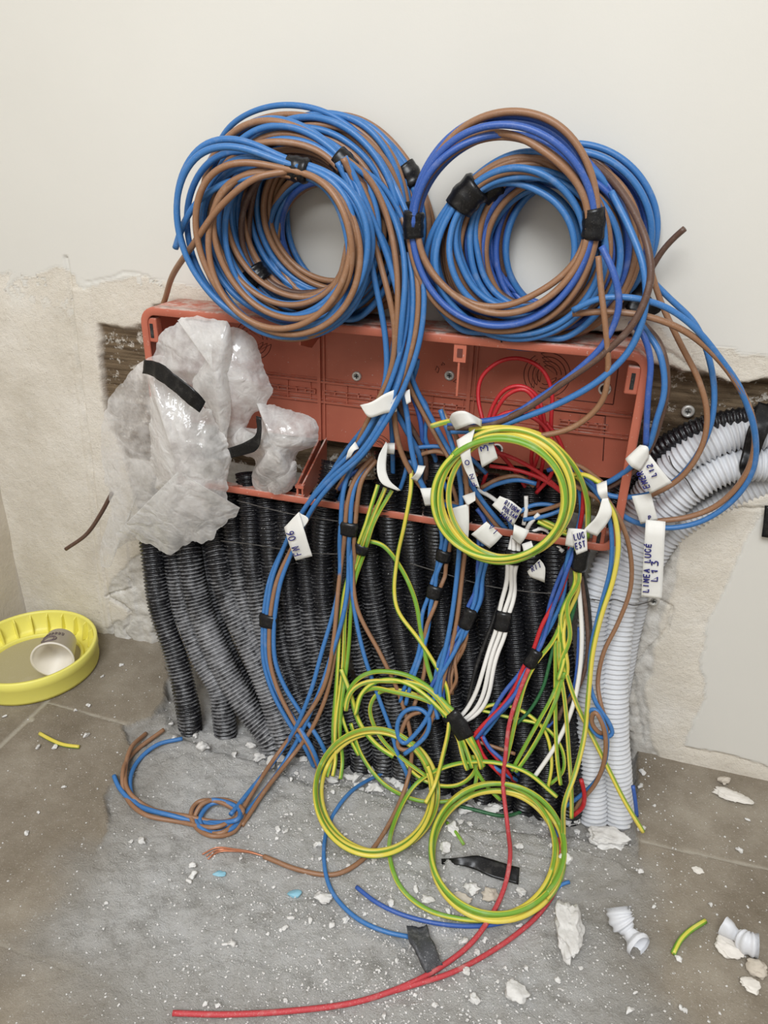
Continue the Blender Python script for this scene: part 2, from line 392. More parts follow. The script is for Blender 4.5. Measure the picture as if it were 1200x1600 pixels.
mort_z = poly_wall([(1062, 815), (1050, 930), (1030, 960), (1022, 1040), (1010, 1080), (1015, 1140), (1030, 1200), (1060, 1300), (940, 1300), (940, 815)])
mort_l = poly_wall([(180, 900), (235, 850), (300, 860), (300, 1200), (215, 1200), (165, 985), (205, 960), (165, 935)])
patch = poly_wall([(95, 418), (118, 430), (175, 985), (140, 985)])     # raised older plaster edge
sp = sdist(wx, wz, paint_main); sl = sdist(wx, wz, paint_low); sr = sdist(wx+.004*fbm(X*120, Z*120, 21), wz, recess)
pm = np.maximum(sst(-.001, .001, sp + .004*fbm(X*90, Z*90, 5)), sst(-.001, .001, sl))
pm = np.maximum(pm, ((fbm(X*22, Z*22, 31)+.35*fbm(X*140, Z*140, 33)) > .34)*sst(-.06, -.005, sp)*(X < .30)*(Z > .40)*(sr < -.01)*.9)
dep = .0012*(1-pm)+.0013*fbm(X*28, Z*28, 12)*(1-pm)
dep = dep + .0016*sst(-.012, .004, sl)*(1-np.maximum(0, sst(-.001, .001, sl)))
rs = sst(-.002, .005, sr)
dep = dep + rs*((.038+.004*fbm(X*60, Z*60, 14))*(.16+.84*sst(-.285, -.262, X+.35*np.maximum(0, .34-Z)))) - rs*.018*sst(.10, .26, X)*sst(.36, .42, Z)
mm = np.maximum(sst(-.002, .002, sdist(wx, wz, mort_z)), sst(-.002, .002, sdist(wx, wz, mort_l)))
mm = np.maximum(mm, rs*(Z < .29)*1.0)
dep = dep + mm*(1-rs)*(.003*fbm(X*70, Z*70, 17, 5)+.002) + mm*(1-rs)*.010*sst(-.010, .0, sr)
# vertical groove left by an old straightedge, cracks in the plaster
gx = np.interp(Z, [.03, .52], [-.409, -.386]); gl = np.abs(X-gx-.0015*fbm(Z*30, Z*0+2, 8))
g = sst(.0032, .0008, gl)*(Z < .535); dep = dep + .0038*g
gl2 = np.abs(X-gx+.012); dep = dep + .0012*sst(.003, .0008, gl2)*(Z < .42)
dep = dep - .0022*(X > gx)*(Z < .50)*(X < -.36)*sst(-.30, -.40, X)*(1-rs)
def crack(pts, wd=.0012, dp=.0035):
    global dep
    q = np.array(poly_wall(pts))
    d = np.full(X.shape, 1.)
    for a, b_ in zip(q[:-1], q[1:]):
        e = b_-a; t = np.clip(((wx-a[0])*e[0]+(wz-a[1])*e[1])/(e@e), 0, 1); d = np.minimum(d, np.hypot(wx-a[0]-t*e[0], wz-a[1]-t*e[1]))
    dep = dep + dp*sst(wd*1.6, wd*.3, d)
crack([(1035, 540), (1100, 590), (1110, 640)]); crack([(1110, 790), (1160, 792), (1199, 795)]); crack([(1020, 935), (1048, 950), (1040, 985), (1010, 1025), (992, 1045)])
crack([(165, 935), (205, 920), (200, 905)]); crack([(165, 935), (205, 955), (195, 985), (205, 1000)]); crack([(990, 1045), (1000, 1110), (1005, 1160)])
crack([(130, 440), (190, 428), (260, 436)], .0008, .0015)
dep = np.where(X > .62, np.clip(dep, 0, .002), dep)
brick = rs*(1-mm)
Vv = np.stack([X, dep, Z], -1).reshape(-1, 3)
ny, nx = X.shape
ii = (np.arange(ny-1)[:, None]*nx+np.arange(nx-1)[None, :])
fq = np.stack([ii, ii+1, ii+nx+1, ii+nx], -1).reshape(-1, 4)
wallo = link('wall_back', mesh(Vv, fq, attrs=dict(paint=pm.ravel(), brick=brick.ravel(), mortar=mm.ravel())), M['wall']); tag(wallo, kind='structure')
# left wall: a slab standing at the corner, its face slightly uneven
ys = axis(-.9, .0, .012, -2.8, .02); zz = axis(-.05, .6, .012, -.05, 2.4); Y2, Z2 = np.meshgrid(ys, zz)
x2 = -.553+.0025*fbm(Y2*14, Z2*14, 41)-.010*sst(.30, .0, Z2)
n2y = Y2.shape[1]; i2 = (np.arange(Y2.shape[0]-1)[:, None]*n2y+np.arange(n2y-1)[None, :])
f2 = np.stack([i2, i2+n2y, i2+n2y+1, i2+1], -1).reshape(-1, 4)[:, ::-1]
tag(link('wall_left', mesh(np.stack([x2, Y2, Z2], -1).reshape(-1, 3), f2), M['side']), kind='structure')

# ------------------------------------------------------------------ the floor
xs = axis(-.60, .52, .0022, -.60, 2.2); ys = axis(-.56, .06, .0022, -2.8, .06)
X, Yg = np.meshgrid(xs, ys)
wx = X+.006*fbm(X*35, Yg*35, 51)+.002*fbm(X*200, Yg*200, 56); wy = Yg+.006*fbm(X*35, Yg*35, 52)
pf = lambda L_: [F(*p)[:2] for p in L_]
mor = pf([(262, 1040), (258, 1090), (235, 1120), (192, 1132), (203, 1165), (196, 1200), (165, 1240), (170, 1300), (120, 1380), (60, 1480), (180, 1600), (200, 1700), (950, 1700), (1010, 1600), (980, 1480), (960, 1420), (1000, 1370), (1000, 1318), (992, 1285), (996, 1180), (990, 1090)])
pit = pf([(240, 1060), (262, 1140), (330, 1165), (400, 1185), (460, 1215), (560, 1225), (690, 1265), (760, 1290), (870, 1300), (990, 1315), (1005, 1180), (980, 1060)])
sm = sdist(wx, wy, mor); sq = sdist(wx, wy, pit)
edge_soft = np.maximum(sst(-.30, -.34, Yg), sst(.24, .30, X)*sst(-.14, -.17, Yg))                        # lower down the broken edge fades out under dust
mk = sst(-.0012, .0012, sm)*(1-edge_soft)+sst(-.05, .03, sm+.03*fbm(X*18, Yg*18, 58))*edge_soft
ridge = fbm(X*14+2.0*fbm(X*6, Yg*6, 3), Yg*60, 60, 4)
zf = .0008*fbm(X*10, Yg*10, 61)*(1-mk)
zf = zf + mk*(-.006*(1-edge_soft)-.0015*edge_soft+.0046*fbm(X*80, Yg*80, 62, 6)+.0024*ridge+.004*fbm(X*9, Yg*9, 66, 2))
pk = sst(-.004, .012, sq)*mk
zf = zf + pk*(-.010+.006*fbm(X*60, Yg*60, 63, 5))
# a ledge of smoother screed with a stepped edge
led = pf([(690, 1285), (760, 1318), (860, 1338), (890, 1325), (960, 1345), (1010, 1370), (980, 1390), (900, 1400), (700, 1360)])
sld = sdist(wx, wy, led); zf = zf + mk*.007*sst(-.001, .002, sld)*sst(.06, .0, sld)
def lines(pts, wd):
    q = np.array([F(*p)[:2] for p in pts]); d = np.full(X.shape, 1.)
    for a, b_ in zip(q[:-1], q[1:]):
        e = b_-a; t = np.clip(((X-a[0])*e[0]+(Yg-a[1])*e[1])/(e@e), 0, 1); d = np.minimum(d, np.hypot(X-a[0]-t*e[0], Yg-a[1]-t*e[1]))
    return sst(wd, wd*.4, d+.0008*fbm(X*150, Yg*150, 71))
gr = np.maximum.reduce([lines([(-60, 1205), (0, 1166), (75, 1095)], .0035), lines([(74, 1098), (195, 1130)], .0018), lines([(1000, 1314), (1200, 1358), (1300, 1380)], .002), lines([(-50, 1450), (0, 1475), (150, 1530), (220, 1570)], .002)])*(1-mk)
zf = zf - .0012*gr
blot = sst(.006, .004, np.hypot(X-F(47, 1124)[0], Yg-F(47, 1124)[1])+.002*fbm(X*200, Yg*200, 73)); gr = np.maximum(gr*.8, blot)
dust = sst(-.02, .10, sm-.03*fbm(X*12, Yg*12, 68)-0.00)*np.clip(.80+.5*fbm(X*8, Yg*8, 69), 0, 1)
ny, nx = X.shape; ii = (np.arange(ny-1)[:, None]*nx+np.arange(nx-1)[None, :]); fq = np.stack([ii, ii+1, ii+nx+1, ii+nx], -1).reshape(-1, 4)
flo = link('floor', mesh(np.stack([X, Yg, zf], -1).reshape(-1, 3), fq, attrs=dict(mortar=mk.ravel(), groutline=gr.ravel(), dust=dust.ravel())), M['floor']); tag(flo, kind='structure')
FX, FY, FZ_ = xs, ys, zf
def fz(x, y):
    i = min(max(int(np.searchsorted(FX, x)), 1), len(FX)-1); j = min(max(int(np.searchsorted(FY, y)), 1), len(FY)-1)
    return float(max(FZ_[j, i], FZ_[j-1, i-1]))
def G(px, py, off=0.0025):                          # resting on the uneven floor
    p = F(px, py, 0.0)
    for _ in range(3): p = F(px, py, fz(p[0], p[1])+off)
    return p

# ------------------------------------------------------------------ the junction box
BX0, BX1, BZ0, BZ1, BYF, BYB = -.258, .264, .295, .499, -.055, .022
jb = empty('junction_box', ((BX0+BX1)/2, 0, BZ0), 'long terracotta plastic junction box without a lid, set into the wall under the cable coils', 'junction box')
def rrect(x0, x1, z0, z1, r, n=6):
    o = []
    for cx_, cz_, a0 in ((x1-r, z1-r, 0), (x0+r, z1-r, 90), (x0+r, z0+r, 180), (x1-r, z0+r, 270)):
        for k in range(n+1):
            a = math.radians(a0+90*k/n); o.append((cx_+r*math.cos(a), cz_+r*math.sin(a)))
    return np.array(o)
def band(prof, x0, x1, z0, z1, r, keep=None):       # sweep a (inset, y) profile round the rounded rectangle
    rings = []
    for ins, y in prof:
        q = rrect(x0+ins, x1-ins, z0+ins, z1-ins, max(r-ins, .0015)); rings.append(np.stack([q[:, 0], np.full(len(q), y), q[:, 1]], -1))
    n = len(rings[0]); V = np.vstack(rings); K = len(prof); Fc = []
    for k in range(K):
        k2 = (k+1) % K
        for i in range(n):
            if keep and not keep(i, (i+1) % n): continue
            Fc.append([k*n+i, k*n+(i+1) % n, k2*n+(i+1) % n, k2*n+i])
    return V, Fc
V, Fc = band([(0, BYF), (.0015, BYF-.001), (.0085, BYF-.001), (.0085, BYF+.002), (.004, BYF+.004), (.0028, BYF+.012), (0, BYF+.012)], BX0, BX1, BZ0, BZ1, .018)
rim = part('rim', mesh(V, Fc), M['terra'], jb); bevel(rim, .0006, 1)
wl = []
# shell: top shelf, two ends, bottom only as a thin lip because it is broken out for the conduits
V, Fc = band([(.0005, BYF+.010), (.0005, BYB), (.0032, BYB), (.0032, BYF+.010)], BX0, BX1, BZ0, BZ1, .017, keep=lambda i, j: i != 20)
shell = part('side_walls', mesh(V, Fc), M['terra'], jb)
bl = [box_data(BX0+.01, BX1-.01, BYF+.003, BYF+.020, BZ0, BZ0+.003)]
bl.append(box_data(BX0+.002, BX0+.005, BYF+.01, BYB, BZ0, BZ0+.05))
part('bottom_lip', merge(bl, False), M['terra'], jb)
back = [box_data(BX0+.002, BX1-.002, BYB-.003, BYB, .345, BZ1-.002)]
def wxz(px, py, y=BYB): p = P(px, py, y); return p[0], p[2]
xr1 = wxz(503, 560)[0]; xr2 = wxz(737, 600)[0]
rb = []
for x_ in (xr1, xr2):
    rb.append(box_data(x_-.0035, x_+.0005, BYB-.007, BYB-.002, .345, BZ1-.003)); rb.append(box_data(x_+.0035, x_+.0052, BYB-.0055, BYB-.002, .345, BZ1-.003))
for z_, h_ in ((wxz(600, 607)[1], .0022), (wxz(600, 636)[1]-.002, .0022)):
    rb.append(box_data(BX0+.03, BX1-.006, BYB-.006, BYB-.002, z_, z_+h_)); rb.append(box_data(BX0+.03, BX1-.006, BYB-.0045, BYB-.002, z_+.004, z_+.005))
part('back_panel', merge(back+rb, False), M['terra'], jb)
zmid = wxz(600, 622)[1]
for k, (a_, b_) in enumerate(((425, 495), (508, 600), (640, 735), (880, 955))):
    xa, xb = wxz(a_, 620)[0], wxz(b_, 625)[0]; zc = zmid - (.0 if k < 3 else .002)
    d_ = [box_data(xa, xb, BYB-.006, BYB-.002, zc+.0015, zc+.0026), box_data(xa, xb, BYB-.006, BYB-.002, zc-.0026, zc-.0015)]
    for t_ in np.linspace(xa, xb, 6): d_.append(box_data(t_-.0008, t_+.0008, BYB-.0062, BYB-.002, zc-.0026, zc+.0026))
    for t_ in (xa*.6+xb*.4, xa*.1+xb*.9): d_.append(box_data(t_-.0006, t_+.0006, BYB-.005, BYB-.002, zc-.012, zc+.010))
    part('rail_strip', merge(d_, False), M['terra'], jb)
M['groove'] = plastic('terracotta_groove', (.12, .03, .02), .6, .05)
def ringset(px, py, radii, name='knockout_rings'):
    x_, z_ = wxz(px, py); L_ = []
    for r_ in radii:
        for a0 in (0, 2.1, 4.2):
            a = np.linspace(a0+.1, a0+1.95, 22); q = np.stack([x_+r_*np.cos(a), np.full(22, BYB-.0031), z_+r_*np.sin(a)], -1); v, f, _ = tube_data(q, .00045, 5); L_.append((v, f))
    part(name, merge(L_), M['groove'], jb, 'concentric knockout rings moulded in the back')
ringset(855, 585, (.010, .0145, .019, .0235)); ringset(398, 530, (.012, .017, .022)); ringset(590, 700, (.010, .014, .018))
def screwmesh(c, r=.0055):
    a = np.linspace(0, 2*np.pi, 20, endpoint=False); V = []; Fc = []
    for k, (rr, yy) in enumerate(((r, .0012), (r, 0), (r*.86, -.0012), (r*.55, -.0012), (r*.48, .0002), (0.0001, .0004))):
        for t in a: V.append((c[0]+rr*math.cos(t), c[1]+yy, c[2]+rr*math.sin(t)))
    for k in range(5):
        for i in range(20): Fc.append([k*20+i, k*20+(i+1) % 20, k*20+20+(i+1) % 20, k*20+20+i])
    return mesh(V, Fc)
for px, py in ((557, 588), (702, 587)):
    c_ = P(px, py, BYB-.0045); sc = part('screw', screwmesh(c_), M['steel'], jb, 'steel screw head')
    h = part('screw_slot', merge([box_data(c_[0]-.0022, c_[0]+.0022, c_[1]-.001, c_[1], c_[2]-.0004, c_[2]+.0004), box_data(c_[0]-.0004, c_[0]+.0004, c_[1]-.001, c_[1], c_[2]-.0022, c_[2]+.0022)], False), M['dark'], sc)
for px, py in ((945, 608), (777, 702)):
    c_ = P(px, py, BYB-.004); a = np.linspace(0, 2*np.pi, 25); q = np.stack([c_[0]+.0055*np.cos(a), np.full(25, c_[1]), c_[2]+.0055*np.sin(a)], -1)
    g_ = part('grommet', tube(q, .0011, 8), M['white'], jb, 'white ring set in the back'); 
    q = rrect(c_[0]-.0048, c_[0]+.0048, c_[2]-.0048, c_[2]+.0048, .0047); part('hole', mesh([(a_, c_[1]+.0003, b_) for a_, b_ in q], [list(range(len(q)))], smooth=False), M['dark'], g_)
# moulded outlines on the right of the back panel
oc = []
for (a_, b_), (c2, d2) in (((968, 560), (958, 632)), ((958, 632), (870, 622)), ((946, 650), (942, 720)), ((946, 650), (820, 636))):
    v, f, _ = tube_data(np.array([P(a_, b_, BYB-.003), P(c2, d2, BYB-.003)]), .0006, 5); oc.append((v, f))
part('moulded_line', merge(oc), M['groove'], jb)
marks = []
for st in (((680, 578), (683, 572), (686, 576), (684, 583)), ((708, 596), (716, 599), (717, 590), (708, 596)), ((690, 571), (692, 566), (695, 570))):
    v, f, _ = tube_data(np.array([P(a_, b_, BYB-.0031) for a_, b_ in st]), .0004, 5); marks.append((v, f))
part('moulded_mark', merge(marks), M['groove'], jb)
# dividers: a low one in front of the left bay, remains of two near the top
def prism(pts, nrm, th):
    p = np.asarray(pts, float); n_ = np.asarray(nrm, float)*th/2; k = len(p); V = np.vstack([p-n_, p+n_])
    return V, [list(range(k))[::-1], list(range(k, 2*k))]+[[i, (i+1) % k, k+(i+1) % k, k+i] for i in range(k)]
xd = P(466, 780, BYF+.004)[0]
dvd = part('divider', merge([prism([(xd, BYF+.002, BZ0+.002), (xd, BYF+.002, BZ0+.022), (xr1-.003, BYB-.003, .348), (xr1-.003, BYB-.003, BZ0+.01)], (1, 0, 0), .0022), prism([(xd+.006, BYF+.002, BZ0+.002), (xd+.006, BYF+.002, BZ0+.022), (xr1+.005, BYB-.003, .348), (xr1+.005, BYB-.003, BZ0+.01)], (1, 0, 0), .0018), box_data(xd-.002, xd+.008, BYF+.001, BYF+.006, BZ0+.018, BZ0+.022), box_data(xd-.002, xd+.008, BYF+.001, BYF+.004, BZ0+.002, BZ0+.010)], False), M['terra'], jb)
part('divider_stub', merge([prism([(xr1, -.035, BZ1-.003), (xr1, BYB, BZ1-.003), (xr1, BYB, BZ1-.030), (xr1-.002, -.005, BZ1-.040), (xr1-.002, -.035, BZ1-.030)], (1, 0, 0), .002)], False), M['terra'], jb)
hk = P(720, 535, BYF+.002)
part('hook', merge([box_data(hk[0]-.006, hk[0]+.006, BYF+.001, BYF+.004, BZ1-.026, BZ1-.006), box_data(hk[0]-.0015, hk[0]+.0005, BYF+.002, BYF+.0035, BZ1-.060, BZ1-.022)], False), M['terra'], jb)
part('hook_slot', merge([box_data(hk[0]-.0025, hk[0]+.0025, BYF-.0002, BYF+.0012, BZ1-.021, BZ1-.013)], False), M['groove'], jb)
for x_, z_, sx in ((BX0+.012, BZ1-.024, 1), (BX1-.014, BZ1-.026, -1), (BX1-.020, BZ0+.015, -1)):
    lg = part('corner_lug', merge([box_data(x_-.006, x_+.006, BYF+.001, BYF+.012, z_-.014, z_+.012)], False), M['terra'], jb); bevel(lg, .0015, 2)
    part('lug_slot', merge([box_data(x_-.0018, x_+.0018, BYF+.0002, BYF+.002, z_-.009, z_+.006)], False), M['dark'], lg)
part('rim_crack', merge([tube_data(spline([P(788, 513, -.03), P(787, 520, BYF-.0012), P(782, 527, BYF-.0014), P(784, 535, BYF-.0014)], .002), .0007, 5)[:2]]), M['dark'], jb, 'dark crack in the rim')
# inner flap in the left bay with open cut-outs beside it
part('inner_flap', merge([prism([(BX0+.012, -.045, .488), (BX0+.022, BYB-.004, .488), (BX0+.022, BYB-.004, .380), (BX0+.012, -.010, .380), (BX0+.012, -.020, .430)], (1, 0, 0), .002)], False), M['terra'], jb)
M['shiny'] = plastic('grey_tape_residue', (.26, .22, .20), .25, .4)
q0, q1 = P(735, 538, BYB-.004), P(812, 556, BYB-.004)
part('tape_residue', merge([prism([(q0[0], -.002, BZ1-.0065), (q1[0], -.002, BZ1-.0065), (q1[0], BYB-.004, BZ1-.010), (q1[0]-.02, BYB-.004, BZ1-.015), (q0[0]+.01, BYB-.004, BZ1-.011), (q0[0], BYB-.004, BZ1-.014)], (0, 0, 1), .0008)], False), M['shiny'], jb, 'grey tape residue under the top edge')

# ------------------------------------------------------------------ screws in the wall and the tie wires
for (px, py, yy, lb) in ((1075, 643, .016, 'small steel screw in the brown brick recess right of the box'), (1021, 939, -.004, 'small steel screw holding the tie wire beside the grey conduits')):
    c_ = P(px, py, yy); o = single('screw', screwmesh(c_, .0064), M['steel'], lb, 'screw'); l = o.location
    x_ = merge([box_data(c_[0]-.0024, c_[0]+.0024, c_[1]-.0016, c_[1]-.0004, c_[2]-.0004, c_[2]+.0004), box_data(c_[0]-.0004, c_[0]+.0004, c_[1]-.0016, c_[1]-.0004, c_[2]-.0024, c_[2]+.0024)], False)
    x_.transform(Matrix.Translation(-l)); link('screw_slot', x_, M['dark'], o)

# ------------------------------------------------------------------ corrugated conduits
def conduit(path, r, mat, label, group, pitch=.0044, amp=.17, dust=lambda z: 0, cat='conduit', sides=18):
    p = spline(path, pitch/6); L_ = np.concatenate([[0], np.cumsum(np.linalg.norm(np.diff(p, axis=0), axis=1))])
    s = np.arange(0, L_[-1], pitch/5); q = np.stack([np.interp(s, L_, p[:, k]) for k in range(3)], -1)
    q = smooth_path(q, 20)
    c_ = .5+.5*np.cos(2*np.pi*s/pitch); c_ = np.clip((c_-.35)*1.8, 0, 1)
    rr = r*(1-amp*(1-c_))*(1+.02*np.sin(s*90+r*999))
    V, Fc, uv = tube_data(q, rr, sides, cap=False)
    # inner bore at both ends
    t, n_, b_ = frames(q); a = np.linspace(0, 2*np.pi, sides, endpoint=False)
    base = len(V); ex = []; dd = []
    for e, idx in ((0, 0), (1, len(q)-1)):
        off = t[idx]*(.012 if e == 0 else -.012)
        ring = q[idx]+off+r*.80*(np.cos(a)[:, None]*n_[idx]+np.sin(a)[:, None]*b_[idx]); ex.append(ring)
        cb = base+e*sides; ob = 0 if e == 0 else (len(q)-1)*sides
        for i in range(sides):
            j = (i+1) % sides; Fc.append([ob+i, ob+j, cb+j, cb+i] if e else [ob+i, cb+i, cb+j, ob+j])
        Fc.append([cb+i for i in range(sides)][::(1 if e else -1)])
    V = np.vstack([V]+ex)
    crest = np.concatenate([np.repeat(c_, sides), np.zeros(2*sides)])
    dz_ = np.array([dust(v[2]) for v in q]); dz_ = np.concatenate([np.repeat(dz_, sides), np.zeros(2*sides)])
    me = mesh(V, Fc, attrs=dict(crest=crest, dusty=dz_))
    return single('corrugated_conduit', me, mat, label, cat, group)
dustb = lambda z: float(np.interp(z, [-.02, .02, .06, .12, .17, .22, .27, .30], [.35, .75, .95, .9, .5, .05, -.35, -.5]))
dustm = lambda z: dustb(z)*.55-.12
dustr = lambda z: dustb(z)*.30-.32
BC = 'black corrugated conduits coming down from the box'
blk = [  # centre line in the bunch, radius, offset behind its front
 ([(236, 800), (238, 857), (252, 955), (277, 1032), (296, 1122)], .0155, -.016, dustm, 'leftmost black corrugated conduit, hugging the left edge of the wall chase'),
 ([(262, 800), (272, 860), (288, 955), (314, 1025), (342, 1077), (352, 1140)], .0150, -.024, dustb, 'second black conduit from the left, sunk behind its two neighbours'),
 ([(288, 800), (294, 857), (308, 937), (333, 1007), (364, 1070), (398, 1123), (424, 1160)], .0165, -.015, dustb, 'third black conduit from the left, dusty grey and curving to the right'),
 ([(330, 800), (340, 867), (350, 920), (380, 990), (412, 1062), (440, 1148)], .0150, -.016, dustb, 'fourth black conduit from the left, whitened by plaster dust low down'),
 ([(358, 760), (364, 815), (375, 902), (390, 972), (420, 1046), (452, 1140)], .0140, -.022, dustb, 'fifth black conduit from the left, its top open below the small plastic bag'),
 ([(386, 740), (391, 801), (396, 885), (407, 955), (432, 1040), (470, 1140)], .0140, -.018, dustb, 'sixth black conduit from the left, just left of the taped blue wires'),
 ([(412, 740), (418, 800), (425, 885), (434, 960), (452, 1042), (480, 1130)], .0140, -.020, dustm, 'black conduit running behind the taped blue wires'),
 ([(442, 750), (447, 830), (450, 900), (460, 980), (478, 1060), (505, 1150)], .0140, -.017, dustm, 'black conduit just right of the taped blue wires'),
 ([(472, 760), (476, 840), (481, 920), (490, 990), (508, 1060), (535, 1160)], .0135, -.019, dustm, 'black conduit under the rotated label reading FN 06'),
 ([(522, 722), (508, 790), (503, 867), (505, 937), (520, 1025), (545, 1100), (565, 1175)], .0145, -.018, dustm, 'black conduit with its open end standing in the box beside the red divider'),
 ([(540, 760), (540, 832), (545, 920), (560, 1000), (580, 1080), (600, 1180)], .0140, -.021, dustm, 'black conduit behind the taped brown and blue pair and the yellow green pair'),
 ([(572, 750), (575, 840), (582, 920), (597, 1000), (615, 1080), (630, 1190)], .0140, -.017, dustm, 'black conduit just right of the taped yellow green pair'),
 ([(605, 705), (606, 780), (612, 860), (620, 940), (632, 1020), (645, 1100), (655, 1190)], .0150, -.019, dustr, 'black conduit under the curled white label with its top visible in the box'),
 ([(640, 715), (640, 800), (645, 880), (652, 960), (662, 1050), (680, 1150), (690, 1205)], .0150, -.021, dustr, 'black conduit behind the kinked yellow green wire'),
 ([(684, 720), (682, 800), (684, 880), (690, 960), (700, 1050), (712, 1130), (725, 1215)], .0145, -.020, dustr, 'black conduit behind the brown and blue wires taped twice'),
 ([(722, 730), (720, 820), (722, 900), (730, 1000), (742, 1100), (755, 1220)], .0140, -.023, dustr, 'black conduit behind the thick bunch of six blue wires'),
 ([(760, 740), (756, 830), (760, 920), (768, 1010), (780, 1110), (790, 1225)], .0140, -.022, dustr, 'black conduit just right of the bunch of six blue wires'),
 ([(797, 745), (793, 830), (797, 920), (806, 1010), (816, 1110), (822, 1232)], .0140, -.022, dustr, 'black conduit behind the white wires'),
 ([(832, 750), (828, 840), (832, 930), (842, 1020), (850, 1120), (856, 1240)], .0145, -.021, dustr, 'black conduit behind the red and blue taped wires'),
 ([(868, 755), (866, 850), (870, 950), (878, 1040), (886, 1140), (892, 1248)], .0145, -.023, dustr, 'rightmost black conduit, next to the grey ones'),
 ([(312, 800), (320, 880), (334, 960), (360, 1030), (392, 1090), (425, 1150)], .0140, -.036, dustm, 'black conduit at the back, in the gap right of the third from the left'),
 ([(404, 770), (410, 850), (418, 930), (440, 1010), (462, 1080), (490, 1150)], .0130, -.038, dustm, 'black conduit at the back, behind the tape of the blue wires'),
 ([(458, 780), (463, 860), (468, 940), (480, 1020), (505, 1090), (530, 1160)], .0130, -.038, dustr, 'black conduit at the back, left of the brown and blue pair'),
 ([(552, 770), (558, 860), (566, 940), (584, 1030), (605, 1110), (622, 1180)], .0130, -.038, dustr, 'black conduit at the back, behind the taped yellow green pair'),
]
for pts, r_, off, du, lb in blk:
    path = []
    for px, py in pts:
        path.append(P(px, py, -.026) if py < 775 else Q(px, py, off-.002))
    path[0] = P(*pts[0], -.020)
    e = path[-1]; path.append(e+np.array([0, -.002, -.03]))
    conduit(path, r_, M['cblack'], lb, BC, dust=du)
gd = lambda z: float(np.interp(z, [0, .1, .2], [.5, .3, .1]))
GC = 'grey corrugated conduits right of the box'
conduit([P(1290, 690, .000), P(1200, 676, .000), P(1150, 678, -.002), P(1112, 692, -.006), P(1075, 712, -.008), P(1037, 742, -.004), P(1000, 790, .003), P(968, 850, -.005), P(943, 900, -.030), P(928, 960, -.045), P(924, 1030, -.060), P(922, 1120, -.078), P(925, 1200, -.090), P(927, 1262, -.100), P(927, 1285, -.104)], .0170, M['cgrey'], 'upper grey conduit rounding the box, the left of the two at the floor', GC, .0053, .19, gd)
conduit([P(1290, 735, -.006), P(1195, 726, -.006), P(1150, 728, -.010), P(1112, 742, -.012), P(1075, 766, -.014), P(1040, 798, -.014), P(1010, 832, -.014), P(988, 880, -.020), P(972, 940, -.034), P(962, 1010, -.050), P(958, 1100, -.070), P(962, 1190, -.085), P(968, 1262, -.095), P(969, 1288, -.10)], .0168, M['cgrey'], 'lower grey conduit in front, the right of the two at the floor', GC, .0053, .19, gd)
conduit([P(1290, 715, .016), P(1180, 760, .014), P(1120, 786, .012), P(1075, 812, .010), P(1040, 842, .008), P(1010, 890, .008), P(990, 950, .008), P(975, 1020, .006), P(960, 1120, .004), P(955, 1180, .0)], .0150, M['cgrey'], 'grey conduit mostly hidden behind the two front ones', GC, .0053, .19, gd)
conduit([P(1290, 630, .006), P(1200, 648, .004), P(1150, 655, .002), P(1095, 668, .002), P(1045, 692, .004), P(1005, 722, .010), P(975, 760, .014), P(940, 830, .0)], .0115, M['cblack'], 'black corrugated conduit running above the grey ones into the right end of the box', None, .0052, .14, lambda z: -.2)
# tape round the conduits on the right
def ribbon(cl, wd, th=.0006, nw=7, wob=.0, seed=0):  # cl: list of (left point, right point) in world space
    L_ = spline([a for a, b in cl], .003); R_ = spline([b for a, b in cl], .003); n_ = min(len(L_), len(R_))
    def rs_(p, n): 
        s = np.linspace(0, len(p)-1, n); return np.stack([np.interp(s, np.arange(len(p)), p[:, k]) for k in range(3)], -1)
    n_ = max(n_, 6); L_ = rs_(L_, n_); R_ = rs_(R_, n_); tt = np.linspace(0, 1, nw)
    G_ = L_[:, None, :]*(1-tt)[None, :, None]+R_[:, None, :]*tt[None, :, None]
    du = np.gradient(G_, axis=0); dv = np.gradient(G_, axis=1); nn = np.cross(du, dv); nn /= (np.linalg.norm(nn, axis=2)[:, :, None]+1e-12)
    if wob:
        g = fbm(G_[:, :, 0]*130+seed*7, G_[:, :, 2]*130+G_[:, :, 1]*90, seed, 3); G_ = G_+nn*(g*wob)[:, :, None]
    A = (G_+nn*th/2).reshape(-1, 3); B = (G_-nn*th/2).reshape(-1, 3); V = np.vstack([A, B]); K = len(A); Fc = []
    for i in range(n_-1):
        for j in range(nw-1):
            a = i*nw+j; Fc.append([a, a+1, a+nw+1, a+nw]); Fc.append([K+a, K+a+nw, K+a+nw+1, K+a+1])
    for i in range(n_-1):
        a = i*nw; Fc.append([a, a+nw, K+a+nw, K+a]); a = i*nw+nw-1; Fc.append([a, K+a, K+a+nw, a+nw])
    for j in range(nw-1):
        a = j; Fc.append([a, K+a, K+a+1, a+1]); a = (n_-1)*nw+j; Fc.append([a, a+1, K+a+1, K+a])
    return mesh(V, Fc)
single('black_tape', ribbon([(P(1185, 628, -.004), P(1230, 640, -.004)), (P(1178, 650, -.018), P(1212, 655, -.018)), (P(1168, 672, -.026), P(1199, 678, -.026)), (P(1160, 705, -.024), P(1186, 712, -.026)), (P(1155, 728, -.031), P(1180, 730, -.031)), (P(1158, 742, -.022), P(1170, 744, -.022))], .02, .0008, 7, .001, 3), M['tape'], 'wide black tape wrapped around the grey conduits at the right', 'tape')
single('black_strap', ribbon([(P(1195, 790, -.004), P(1225, 790, -.004)), (P(1193, 815, -.008), P(1225, 815, -.008)), (P(1190, 838, -.008), P(1218, 842, -.008))], .02, .002, 6, .001, 5), M['tape'], 'short black strip on the wall at the right edge, beside the loose wires', 'tape')
